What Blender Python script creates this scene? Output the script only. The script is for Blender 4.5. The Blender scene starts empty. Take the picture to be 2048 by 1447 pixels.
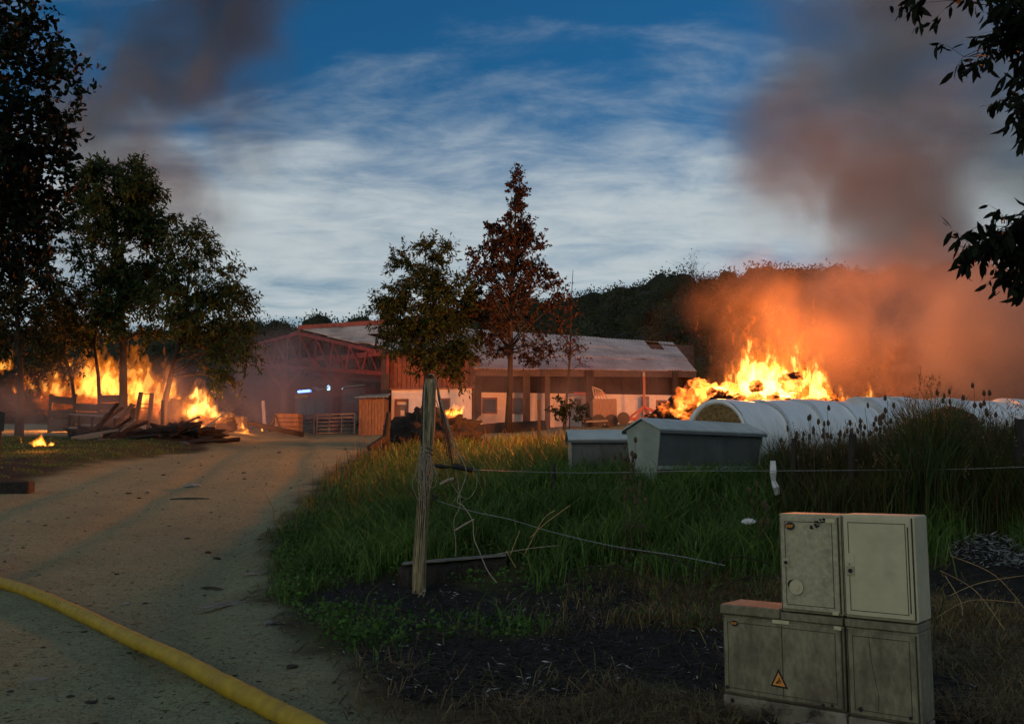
import bpy, math, random
import numpy as np
from mathutils import Vector, Matrix

random.seed(7)
RNG = np.random.default_rng(11)
sc = bpy.context.scene
COL = sc.collection

# ------------------------------------------------------------------ camera, sky, sun, exposure
F_PX, CX, CY, HORIZON, EYE = 1900.0, 1024.0, 723.5, 940.0, 1.4
PITCH = math.atan((HORIZON - CY) / F_PX)
cam_d = bpy.data.cameras.new("camera")
cam = bpy.data.objects.new("camera", cam_d)
COL.objects.link(cam)
cam.location = (0, 0, EYE)
cam.rotation_euler = (math.pi / 2 + PITCH, 0, 0)
cam_d.sensor_width = 36.0
cam_d.lens = 36.0 * F_PX / 2048.0
cam_d.clip_start, cam_d.clip_end = 0.05, 3000.0
sc.camera = cam

SUN_EL, SUN_ROT = math.radians(3.0), math.radians(215.0)
w = bpy.data.worlds.new("World")
sc.world = w
w.use_nodes = True
nt = w.node_tree
nt.nodes.clear()
N, L = nt.nodes.new, nt.links.new
out = N("ShaderNodeOutputWorld")
bg = N("ShaderNodeBackground")
bg.inputs["Strength"].default_value = 0.15
sky = N("ShaderNodeTexSky")
sky.sky_type = 'NISHITA'
sky.sun_disc = False
sky.sun_elevation = SUN_EL
sky.sun_rotation = SUN_ROT
sky.altitude = 300
sky.ozone_density = 3.0
sky.dust_density = 0.6
tc = N("ShaderNodeTexCoord")
sep = N("ShaderNodeSeparateXYZ")
L(tc.outputs["Generated"], sep.inputs[0])
def wmath(op, a, b=None, c=None):
    n = N("ShaderNodeMath"); n.operation = op
    for i, v in enumerate((a, b, c)):
        if v is None: continue
        if isinstance(v, (int, float)): n.inputs[i].default_value = v
        else: L(v, n.inputs[i])
    return n.outputs[0]
den = wmath('ADD', wmath('MAXIMUM', sep.outputs[2], 0.0), 0.14)
comb = N("ShaderNodeCombineXYZ")
L(wmath('DIVIDE', sep.outputs[0], den), comb.inputs[0])
L(wmath('DIVIDE', sep.outputs[1], den), comb.inputs[1])
mapn = N("ShaderNodeMapping")
mapn.inputs["Scale"].default_value = (0.85, 1.45, 1)
mapn.inputs["Location"].default_value = (3.1, 1.7, 0)
mapn.inputs["Rotation"].default_value = (0, 0, 0.10)
L(comb.outputs[0], mapn.inputs["Vector"])
def wnoise(scale, detail, rough, dist):
    n = N("ShaderNodeTexNoise")
    n.inputs["Scale"].default_value = scale; n.inputs["Detail"].default_value = detail
    n.inputs["Roughness"].default_value = rough; n.inputs["Distortion"].default_value = dist
    L(mapn.outputs[0], n.inputs["Vector"])
    return n.outputs["Fac"]
n1 = wnoise(0.9, 9, 0.55, 0.6)
n2 = wnoise(4.2, 10, 0.63, 0.4)
# thin high cloud lies thicker towards the horizon, as a flat layer does when looked through at a slant
cov = wmath('ADD', wmath('MULTIPLY', n1, 0.7), wmath('MULTIPLY', n2, 0.3))
slant = N("ShaderNodeMapRange"); slant.interpolation_type = 'SMOOTHSTEP'
L(sep.outputs[2], slant.inputs["Value"])
slant.inputs["From Min"].default_value = 0.46; slant.inputs["From Max"].default_value = 0.20
slant.inputs["To Min"].default_value = -0.005; slant.inputs["To Max"].default_value = 0.14
cfac = N("ShaderNodeMapRange"); cfac.interpolation_type = 'SMOOTHSTEP'
L(wmath('ADD', cov, slant.outputs[0]), cfac.inputs["Value"])
cfac.inputs["From Min"].default_value = 0.40; cfac.inputs["From Max"].default_value = 0.72
cfac.inputs["To Max"].default_value = 0.9
tint = N("ShaderNodeMix"); tint.data_type = 'RGBA'; tint.blend_type = 'MULTIPLY'
tint.inputs["Factor"].default_value = 1.0
L(sky.outputs[0], tint.inputs["A"]); tint.inputs["B"].default_value = (0.30, 0.90, 1.16, 1)
dark = N("ShaderNodeMix"); dark.data_type = 'RGBA'
L(n2, dark.inputs["Factor"])
dark.inputs["A"].default_value = (2.6, 3.05, 3.25, 1); dark.inputs["B"].default_value = (4.4, 4.75, 4.75, 1)
mixc = N("ShaderNodeMix"); mixc.data_type = 'RGBA'
L(cfac.outputs[0], mixc.inputs["Factor"])
L(tint.outputs["Result"], mixc.inputs["A"]); L(dark.outputs["Result"], mixc.inputs["B"])
L(mixc.outputs["Result"], bg.inputs["Color"])
L(bg.outputs[0], out.inputs["Surface"])

sun_d = bpy.data.lights.new("sun", 'SUN')
sun_d.energy = 0.50
sun_d.angle = math.radians(25)
sun_d.color = (1.0, 0.86, 0.62)
sun = bpy.data.objects.new("sun", sun_d)
COL.objects.link(sun)
# the dusk glow is behind the photographer's left shoulder
sd = Vector((-0.50, -0.80, 0.42)).normalized()
sun.rotation_euler = sd.to_track_quat('Z', 'Y').to_euler()

sc.view_settings.view_transform = 'Standard'
sc.view_settings.look = 'None'
sc.view_settings.exposure = 0.0
sc.view_settings.gamma = 1.0
sc.view_settings.use_curve_mapping = False
cy = sc.cycles
cy.use_denoising = True
cy.use_adaptive_sampling = True
cy.adaptive_threshold = 0.02
cy.max_bounces = 6
cy.diffuse_bounces = 3
cy.glossy_bounces = 2
cy.transmission_bounces = 4
cy.transparent_max_bounces = 12
cy.volume_bounces = 1
cy.volume_max_steps = 128
cy.caustics_reflective = False
cy.caustics_refractive = False
cy.sample_clamp_indirect = 4.0

# ------------------------------------------------------------------ pixel <-> place helpers
FWD = np.array([0, math.cos(PITCH), math.sin(PITCH)])
UPV = np.array([0, -math.sin(PITCH), math.cos(PITCH)])
def ray(px, py):
    return FWD + np.array([1.0, 0, 0]) * (px - CX) / F_PX - UPV * (py - CY) / F_PX
def P(px, py, Y):
    d = ray(px, py)
    return Vector(d * (Y / d[1])) + Vector((0, 0, EYE))
def S(v, a, b):
    t = np.clip((np.asarray(v, float) - a) / (b - a), 0, 1)
    return t * t * (3 - 2 * t)

# ------------------------------------------------------------------ numpy gradient noise
_perm = RNG.permutation(512)
_perm = np.concatenate([_perm, _perm, _perm])
_grad = RNG.normal(size=(512, 3)); _grad /= np.linalg.norm(_grad, axis=1)[:, None]
def perlin(x, y, z=0.0):
    x, y, z = np.broadcast_arrays(np.asarray(x, float), np.asarray(y, float), np.asarray(z, float))
    xi, yi, zi = np.floor(x).astype(int), np.floor(y).astype(int), np.floor(z).astype(int)
    xf, yf, zf = x - xi, y - yi, z - zi
    u, v, ww = [t * t * t * (t * (t * 6 - 15) + 10) for t in (xf, yf, zf)]
    r = 0
    for dx in (0, 1):
        for dy in (0, 1):
            for dz in (0, 1):
                h = _perm[_perm[_perm[(xi + dx) & 511] + ((yi + dy) & 511)] + ((zi + dz) & 511)] & 511
                g = _grad[h]
                d = g[..., 0] * (xf - dx) + g[..., 1] * (yf - dy) + g[..., 2] * (zf - dz)
                r = r + d * (u if dx else 1 - u) * (v if dy else 1 - v) * (ww if dz else 1 - ww)
    return r * 1.5
def fbm(x, y, z=0.0, oct=4, gain=0.5):
    s, a, f = 0, 1.0, 1.0
    for _ in range(oct):
        s = s + a * perlin(x * f + 7.3 * _, y * f + 3.1 * _, z * f + 1.7 * _)
        a *= gain; f *= 2.03
    return s

# ------------------------------------------------------------------ terrain
_ky = [-60, 0, 8, 11, 15, 20, 27, 35, 45, 57, 75, 100, 400]
_kh = [0, 0, 0, 0.05, 0.36, 0.76, 1.36, 2.07, 2.88, 3.62, 4.75, 5.6, 6.5]
_ty = np.linspace(-60, 400, 2301)
_th = np.interp(_ty, _ky, _kh)
_k = np.exp(-0.5 * (np.arange(-30, 31) / 9.0) ** 2); _k /= _k.sum()
_th = np.convolve(np.pad(_th, 30, mode='edge'), _k, mode='valid')
_sk_px = [-400, 300, 480, 600, 650, 750, 900, 1000, 1060, 1150, 1200, 1300, 1400, 1480, 1520, 1600, 1680, 1712, 1745, 1790, 1850, 1950, 2048, 2600]
_sk_y = [660, 655, 645, 640, 636, 640, 622, 610, 600, 580, 567, 552, 550, 545, 527, 520, 528, 544, 536, 512, 516, 525, 530, 560]
def xr_edge(y): return np.interp(y, [2, 4, 5.2, 8, 10.6, 15.5, 25, 35, 39, 43], [0.1, -0.2, -0.6, -1.7, -2.75, -3.9, -5.0, -5.4, -5.6, 30])
def xl_edge(y): return np.interp(y, [0, 15, 20, 29, 35, 40, 44], [-15, -14, -11.6, -12.4, -11.4, -13, -40])
def Hs(x, y):
    x, y = np.asarray(x, float), np.asarray(y, float)
    h = np.interp(y, _ty, _th)
    bump = S(y, 9.6, 14.3) * (1 - S(y, 20, 33))
    h = h + 0.80 * S(x, -3.2, 1.2) * bump
    far = 1 - S(y, 76, 100)
    h = h + 0.45 * S(x, -6, 6) * S(y, 28, 50) * far + 0.5 * S(x, 4, 12) * S(y, 18, 32) * far
    h = h + 0.30 * S(-x, 11, 14) * S(y, 16, 24) * far
    px = 1024 + 10 * x
    ridge = 1.4 + 0.1 * (940 - np.interp(px, _sk_px, _sk_y)) - 9.0 - 6.3
    h = h + ridge * S(y, 96, 192) - 8 * S(y, 205, 380)
    return h
def road_mask(x, y):
    wob = 0.35 * fbm(np.asarray(x) * 0.9, np.asarray(y) * 0.9, 3.0, 3)
    return S(x - xl_edge(y) + wob, -0.25, 0.35) * S(xr_edge(y) - x + wob, -0.25, 0.35) * (1 - S(y, 70, 74))
def H(x, y):
    x, y = np.asarray(x, float), np.asarray(y, float)
    near = 1 - S(y, 60, 110)
    rm = road_mask(x, y)
    rough = (0.05 * fbm(x * 0.8, y * 0.8, 0, 4)) * near * (1 - 0.75 * rm)
    ruts = -0.07 * rm * np.exp(-((np.mod(x + 0.18 * y + 0.3 * perlin(x * .1, y * .15), 2.6) - 1.3) / 0.28) ** 2) * near
    return Hs(x, y) + rough + ruts + 0.012 * perlin(x * 3.1, y * 3.1, 5) * near
def Hz(x, y): return float(H(np.array([x]), np.array([y]))[0])
def ground_hit(px, py):
    d = ray(px, py)
    t = np.linspace(2, 120, 6000)
    p = d[None, :] * (t / d[1])[:, None]
    p[:, 2] += EYE
    below = np.nonzero(p[:, 2] < Hs(p[:, 0], p[:, 1]))[0]
    i = below[0] if len(below) else len(t) - 1
    return Vector((p[i, 0], p[i, 1], Hz(p[i, 0], p[i, 1])))
def G(px, Y):
    "ground point in image column px at distance Y"
    z = 2.0
    for _ in range(4):
        dc = Y * math.cos(PITCH) + (z - EYE) * math.sin(PITCH)
        x = (px - CX) / F_PX * dc
        z = Hz(x, Y)
    return Vector((x, Y, z))
def CHAR(x, y):
    "how burnt the ground is"
    x, y = np.asarray(x, float), np.asarray(y, float)
    n = fbm(x * 0.9 + 4, y * 0.9, 2.0, 4)
    def blob(cx_, cy_, rx, ry): return 1 - np.sqrt(((x - cx_) / rx) ** 2 + ((y - cy_) / ry) ** 2)
    v = np.maximum.reduce([blob(0.9, 7.6, 2.6, 1.9), blob(2.7, 4.7, 2.2, 1.5), blob(-0.3, 9.7, 2.3, 1.5),
                           blob(6.6, 10.4, 3.4, 1.5), blob(5.2, 5.2, 1.9, 1.7), blob(-9.4, 41, 9, 6), blob(-14, 22.5, 3.0, 5.0),
                           blob(11, 34, 8, 6), blob(-4.6, 40, 3, 2)])
    return S(v + 0.62 * n, 0.02, 0.42)

# ------------------------------------------------------------------ materials
def mat(name, c1, c2=None, scale=6.0, rough=0.85, bump=0.0, bscale=None, stretch=(1, 1, 1), detail=6, metal=0.0, spec=0.3, contrast=(0.35, 0.65), dirt=None, dirt_scale=2.0, dirt_rng=(0.5, 0.7), attr=None, trans=None):
    m = bpy.data.materials.new(name); m.use_nodes = True
    t = m.node_tree; b = t.nodes["Principled BSDF"]
    b.inputs["Roughness"].default_value = rough
    b.inputs["Metallic"].default_value = metal
    b.inputs["Specular IOR Level"].default_value = spec
    c2 = c2 or tuple(v * 0.7 for v in c1)
    co = t.nodes.new("ShaderNodeTexCoord")
    mp = t.nodes.new("ShaderNodeMapping"); mp.inputs["Scale"].default_value = stretch
    t.links.new(co.outputs["Object"], mp.inputs["Vector"])
    n = t.nodes.new("ShaderNodeTexNoise"); n.inputs["Scale"].default_value = scale; n.inputs["Detail"].default_value = detail
    n.inputs["Roughness"].default_value = 0.62
    t.links.new(mp.outputs[0], n.inputs["Vector"])
    r = t.nodes.new("ShaderNodeValToRGB")
    r.color_ramp.elements[0].position, r.color_ramp.elements[1].position = contrast
    r.color_ramp.elements[0].color = (*c2, 1); r.color_ramp.elements[1].color = (*c1, 1)
    t.links.new(n.outputs["Fac"], r.inputs["Fac"])
    colr = r.outputs["Color"]
    if attr:
        a = t.nodes.new("ShaderNodeAttribute"); a.attribute_name = attr
        mx = t.nodes.new("ShaderNodeMix"); mx.data_type = 'RGBA'; mx.blend_type = 'MULTIPLY'; mx.inputs["Factor"].default_value = 1
        t.links.new(colr, mx.inputs["A"]); t.links.new(a.outputs["Color"], mx.inputs["B"]); colr = mx.outputs["Result"]
    if dirt:
        n2 = t.nodes.new("ShaderNodeTexNoise"); n2.inputs["Scale"].default_value = dirt_scale; n2.inputs["Detail"].default_value = 8
        n2.inputs["Roughness"].default_value = 0.68
        t.links.new(co.outputs["Object"], n2.inputs["Vector"])
        mr = t.nodes.new("ShaderNodeMapRange"); mr.inputs["From Min"].default_value, mr.inputs["From Max"].default_value = dirt_rng
        t.links.new(n2.outputs["Fac"], mr.inputs["Value"])
        mx = t.nodes.new("ShaderNodeMix"); mx.data_type = 'RGBA'; mx.inputs["B"].default_value = (*dirt, 1)
        t.links.new(mr.outputs[0], mx.inputs["Factor"]); t.links.new(colr, mx.inputs["A"]); colr = mx.outputs["Result"]
    t.links.new(colr, b.inputs["Base Color"])
    if bump:
        bp = t.nodes.new("ShaderNodeBump"); bp.inputs["Strength"].default_value = bump; bp.inputs["Distance"].default_value = 0.02
        n3 = t.nodes.new("ShaderNodeTexNoise"); n3.inputs["Scale"].default_value = bscale or scale * 3; n3.inputs["Detail"].default_value = 6
        t.links.new(mp.outputs[0], n3.inputs["Vector"])
        t.links.new(n3.outputs["Fac"], bp.inputs["Height"]); t.links.new(bp.outputs[0], b.inputs["Normal"])
    if trans:
        tr = t.nodes.new("ShaderNodeBsdfTranslucent"); t.links.new(colr, tr.inputs["Color"])
        ms = t.nodes.new("ShaderNodeMixShader"); ms.inputs[0].default_value = trans
        o = t.nodes["Material Output"]
        t.links.new(b.outputs[0], ms.inputs[1]); t.links.new(tr.outputs[0], ms.inputs[2]); t.links.new(ms.outputs[0], o.inputs["Surface"])
    return m
def emis(name, col, strength):
    m = bpy.data.materials.new(name); m.use_nodes = True
    t = m.node_tree; t.nodes.clear()
    o = t.nodes.new("ShaderNodeOutputMaterial"); e = t.nodes.new("ShaderNodeEmission")
    e.inputs["Color"].default_value = (*col, 1); e.inputs["Strength"].default_value = strength
    t.links.new(e.outputs[0], o.inputs["Surface"])
    return m

M = {}
M['post'] = mat('weathered_post', (0.38, 0.31, 0.18), (0.12, 0.095, 0.055), 9, 0.9, 0.7, 26, (6, 6, 0.7))
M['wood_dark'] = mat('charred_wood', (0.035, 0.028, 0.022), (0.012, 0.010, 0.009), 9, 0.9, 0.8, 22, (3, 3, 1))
M['wood_grey'] = mat('grey_wood', (0.24, 0.23, 0.20), (0.10, 0.09, 0.075), 7, 0.9, 0.6, 22, (1, 8, 8))
M['plank'] = mat('wood_plank', (0.30, 0.20, 0.13), (0.15, 0.095, 0.06), 5, 0.9, 0.4, 18, (6, 6, 0.6))
M['plank_dark'] = mat('dark_plank', (0.085, 0.062, 0.050), (0.04, 0.03, 0.025), 5, 0.9, 0.5, 18, (0.6, 6, 6))  # plank in a dark brown base colour
M['red_board'] = mat('firelit_board', (0.34, 0.13, 0.07), (0.17, 0.065, 0.035), 4, 0.85, 0.4, 16, (6, 6, 0.5), dirt=(0.05, 0.03, 0.025), dirt_scale=0.9, dirt_rng=(0.5, 0.75))  # red-orange firelight is worked into the board colour, with dirt patches over it
M['steel_red'] = mat('red_steel', (0.27, 0.055, 0.045), (0.14, 0.035, 0.03), 3, 0.6, 0.1)
M['steel_dark'] = mat('dark_steel', (0.07, 0.06, 0.06), (0.035, 0.03, 0.03), 3, 0.6, 0.1)
M['galv'] = mat('galvanised_steel', (0.20, 0.20, 0.20), (0.12, 0.12, 0.12), 4, 0.5, 0.05, metal=0.6)
M['roof'] = mat('weathered_roof_sheet', (0.62, 0.56, 0.54), (0.36, 0.32, 0.31), 1.2, 0.85, 0.2, 6, (1, 1, 1), dirt=(0.10, 0.08, 0.075), dirt_scale=0.6, dirt_rng=(0.5, 0.7))
M['roof_green'] = mat('pale_green_roof_sheet', (0.38, 0.47, 0.43), (0.26, 0.33, 0.30), 2, 0.7)
M['ridge'] = mat('red_ridge_cap', (0.36, 0.10, 0.07), (0.2, 0.06, 0.045), 2, 0.7)
M['render'] = mat('white_render', (0.84, 0.82, 0.79), (0.70, 0.68, 0.65), 1.6, 0.9, 0.1, 9, dirt=(0.36, 0.30, 0.27), dirt_scale=0.7, dirt_rng=(0.56, 0.82))
M['door'] = mat('grey_door', (0.20, 0.20, 0.21), (0.13, 0.13, 0.14), 2, 0.6)
M['glass'] = mat('window_glass', (0.03, 0.03, 0.035), (0.02, 0.02, 0.022), 2, 0.12, spec=0.5)
M['frame'] = mat('window_frame', (0.28, 0.14, 0.10), (0.17, 0.09, 0.07), 3, 0.7)
M['paper'] = mat('white_paper', (0.75, 0.75, 0.72), (0.65, 0.65, 0.62), 3)
M['film'] = mat('white_bale_film', (0.74, 0.77, 0.79), (0.58, 0.61, 0.64), 2.5, 0.38, 0.8, 2.6, (6, 1, 1), spec=0.5, dirt=(0.28, 0.27, 0.24), dirt_scale=1.3, dirt_rng=(0.6, 0.85))
M['hay'] = mat('hay', (0.36, 0.24, 0.11), (0.12, 0.075, 0.03), 14, 0.95, 1.0, 30)
M['hay_dark'] = mat('rotten_hay', (0.060, 0.045, 0.025), (0.02, 0.016, 0.010), 9, 0.95, 1.0, 24)
M['straw'] = mat('straw', (0.42, 0.30, 0.13), (0.22, 0.14, 0.06), 20, 0.9)
M['soil_black'] = mat('black_heap', (0.024, 0.021, 0.019), (0.010, 0.009, 0.008), 6, 0.95, 1.0, 16)
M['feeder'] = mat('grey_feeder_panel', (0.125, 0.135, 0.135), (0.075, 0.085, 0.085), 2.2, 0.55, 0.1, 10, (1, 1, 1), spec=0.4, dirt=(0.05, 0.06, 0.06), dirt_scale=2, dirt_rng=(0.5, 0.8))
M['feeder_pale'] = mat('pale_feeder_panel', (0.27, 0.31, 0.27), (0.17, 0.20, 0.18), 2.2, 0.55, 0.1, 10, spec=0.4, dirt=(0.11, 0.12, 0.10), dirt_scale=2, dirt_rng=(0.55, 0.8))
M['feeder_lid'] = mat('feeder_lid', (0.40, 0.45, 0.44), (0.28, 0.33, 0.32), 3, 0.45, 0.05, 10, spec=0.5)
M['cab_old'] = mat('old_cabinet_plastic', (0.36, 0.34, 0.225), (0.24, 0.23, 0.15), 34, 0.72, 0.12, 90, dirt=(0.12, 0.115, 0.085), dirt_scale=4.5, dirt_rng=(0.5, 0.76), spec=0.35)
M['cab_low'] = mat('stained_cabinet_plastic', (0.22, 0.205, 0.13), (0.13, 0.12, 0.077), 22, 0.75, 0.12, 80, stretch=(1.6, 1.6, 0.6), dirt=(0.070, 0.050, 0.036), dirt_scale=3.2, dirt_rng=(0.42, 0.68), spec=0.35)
M['cab_new'] = mat('clean_cabinet_plastic', (0.43, 0.395, 0.265), (0.37, 0.34, 0.225), 9, 0.6, 0.04, 80, dirt=(0.25, 0.235, 0.17), dirt_scale=2.5, dirt_rng=(0.55, 0.85), spec=0.4)
M['cab_seam'] = mat('dark_seam', (0.05, 0.048, 0.035), (0.03, 0.028, 0.02), 20, 0.9)
M['cab_clip'] = mat('pale_clip', (0.46, 0.43, 0.27), (0.36, 0.33, 0.2), 20, 0.7)
M['concrete'] = mat('dirty_plinth', (0.30, 0.28, 0.21), (0.13, 0.115, 0.085), 12, 0.9, 0.4, 40, dirt=(0.03, 0.026, 0.02), dirt_scale=6, dirt_rng=(0.45, 0.65))
M['black'] = mat('black_rubber', (0.014, 0.014, 0.014), (0.009, 0.009, 0.009), 6, 0.6)
M['orange'] = mat('orange_print', (0.72, 0.30, 0.03), (0.58, 0.22, 0.02), 12, 0.6)
M['warn'] = mat('warning_orange', (0.66, 0.27, 0.05), (0.50, 0.19, 0.035), 18, 0.7)
M['hose'] = mat('yellow_hose', (0.36, 0.25, 0.008), (0.25, 0.17, 0.005), 10, 0.6, 0.25, 160, (1, 1, 1), dirt=(0.20, 0.14, 0.02), dirt_scale=3.5, dirt_rng=(0.52, 0.8), spec=0.35)
M['hose_print'] = mat('hose_print', (0.16, 0.12, 0.01), (0.28, 0.21, 0.01), 60, 0.8)
M['cord_dark'] = mat('dark_cord', (0.045, 0.035, 0.028), (0.02, 0.017, 0.014), 20, 0.8)
M['cord_pale'] = mat('pale_cord', (0.30, 0.275, 0.21), (0.17, 0.15, 0.11), 30, 0.9)
M['wire'] = mat('fence_wire', (0.30, 0.31, 0.32), (0.2, 0.2, 0.21), 10, 0.5, metal=0.5)
M['white_plastic'] = mat('white_plastic', (0.55, 0.58, 0.59), (0.4, 0.43, 0.45), 6, 0.5)
M['bark'] = mat('bark', (0.036, 0.031, 0.026), (0.016, 0.013, 0.011), 6, 0.95, 0.8, 18, (3, 3, 0.6))
M['leaf_dark'] = mat('dark_leaf', (0.015, 0.028, 0.010), (0.008, 0.015, 0.006), 1.4, 0.75, attr='tone', trans=0.08, spec=0.12)
M['leaf_green'] = mat('green_leaf', (0.028, 0.056, 0.016), (0.014, 0.030, 0.010), 0.9, 0.7, attr='tone', trans=0.14, spec=0.15)
M['leaf_poplar'] = mat('firelit_poplar_leaf', (0.034, 0.024, 0.020), (0.017, 0.013, 0.011), 0.9, 0.7, attr='tone', trans=0.14, spec=0.15)  # reddish light of the fire is put into the poplar leaf colour
M['leaf_dry'] = mat('withered_leaf', (0.060, 0.030, 0.020), (0.03, 0.017, 0.012), 0.9, 0.7, attr='tone', trans=0.2)
M['forest'] = mat('forest_foliage', (0.042, 0.048, 0.018), (0.018, 0.021, 0.009), 0.07, 0.8, attr='tone', trans=0.15)
M['grass'] = mat('grass_blade', (0.075, 0.145, 0.026), (0.040, 0.085, 0.015), 0.6, 0.6, attr='tone', trans=0.3)
M['dry_grass'] = mat('dry_grass_blade', (0.20, 0.155, 0.075), (0.10, 0.08, 0.035), 0.8, 0.8, attr='tone', trans=0.2)
M['ash_flake'] = mat('ash_flake', (0.32, 0.34, 0.35), (0.15, 0.16, 0.17), 8, 0.9, attr='tone')
M['char_straw'] = mat('charred_straw', (0.022, 0.020, 0.018), (0.010, 0.010, 0.010), 8, 0.85, attr='tone')
M['teasel'] = mat('dry_teasel', (0.085, 0.058, 0.032), (0.035, 0.025, 0.015), 30, 0.9)
M['bramble'] = mat('bramble_stem', (0.038, 0.026, 0.020), (0.018, 0.013, 0.011), 30, 0.8)
M['stone'] = mat('stone', (0.30, 0.28, 0.24), (0.17, 0.16, 0.14), 12, 0.9, 0.5, 30)
M['clod'] = mat('dark_clod', (0.05, 0.042, 0.03), (0.022, 0.019, 0.014), 12, 0.95, 0.5, 30)
M['truck_red'] = mat('red_truck_paint', (0.24, 0.018, 0.018), (0.19, 0.014, 0.014), 2, 0.35, spec=0.5)
M['truck_grey'] = mat('grey_truck_shutter', (0.20, 0.19, 0.20), (0.15, 0.145, 0.15), 2, 0.5)
M['hiviz'] = mat('yellow_reflective', (0.85, 0.62, 0.05), (0.75, 0.52, 0.04), 3, 0.5)
M['chrome'] = mat('bright_tube', (0.7, 0.7, 0.7), (0.6, 0.6, 0.6), 3, 0.35, metal=0.7)
M['beacon'] = emis('blue_beacon_light', (0.10, 0.22, 1.0), 14.0)
M['beacon2'] = emis('pale_beacon_light', (0.35, 0.65, 1.0), 10.0)
M['lamp_white'] = emis('white_lamp', (1.0, 0.85, 0.7), 3.0)
def ember_mat():
    m = mat('burning_hay', (0.034, 0.016, 0.008), (0.010, 0.006, 0.004), 5, 0.95, 1.0, 16)
    t = m.node_tree; b = t.nodes["Principled BSDF"]
    co = t.nodes.new("ShaderNodeTexCoord")
    n = t.nodes.new("ShaderNodeTexNoise"); n.inputs["Scale"].default_value = 3.0; n.inputs["Detail"].default_value = 8; n.inputs["Roughness"].default_value = 0.7
    t.links.new(co.outputs["Object"], n.inputs["Vector"])
    mr = t.nodes.new("ShaderNodeMapRange"); mr.inputs["From Min"].default_value = 0.60; mr.inputs["From Max"].default_value = 0.72; mr.inputs["To Max"].default_value = 2.4
    t.links.new(n.outputs["Fac"], mr.inputs["Value"])
    b.inputs["Emission Color"].default_value = (1.0, 0.16, 0.01, 1)
    t.links.new(mr.outputs[0], b.inputs["Emission Strength"])
    return m
M['ember_hay'] = ember_mat()

# ------------------------------------------------------------------ mesh helpers
def tag(o, label=None, cat=None, group=None, kind=None):
    if label: o["label"] = label
    if cat: o["category"] = cat
    if group: o["group"] = group
    if kind: o["kind"] = kind
    return o
def empty(name, loc=(0, 0, 0), rz=0.0):
    o = bpy.data.objects.new(name, None); COL.objects.link(o)
    o.location = loc; o.rotation_euler = (0, 0, rz); o.empty_display_size = 0.2
    return o
def link_mesh(name, me, material, parent=None, smooth=False):
    if material is not None and not me.materials: me.materials.append(material)
    o = bpy.data.objects.new(name, me); COL.objects.link(o)
    if parent is not None: o.parent = parent
    if smooth: me.polygons.foreach_set("use_smooth", [True] * len(me.polygons))
    return o
def np_mesh(name, verts, faces):
    "faces: (n,k) int array with constant k"
    verts = np.asarray(verts, np.float32); faces = np.asarray(faces, np.int32)
    me = bpy.data.meshes.new(name)
    n, k = faces.shape
    me.vertices.add(len(verts)); me.vertices.foreach_set("co", verts.ravel())
    me.loops.add(n * k); me.loops.foreach_set("vertex_index", faces.ravel())
    me.polygons.add(n); me.polygons.foreach_set("loop_start", np.arange(0, n * k, k, dtype=np.int32))
    me.update(calc_edges=True)
    return me
def set_attr(me, name, col):
    a = me.color_attributes.new(name, 'FLOAT_COLOR', 'POINT')
    c = np.ones((len(me.vertices), 4), np.float32); c[:, :3] = col
    a.data.foreach_set("color", c.ravel())
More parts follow.
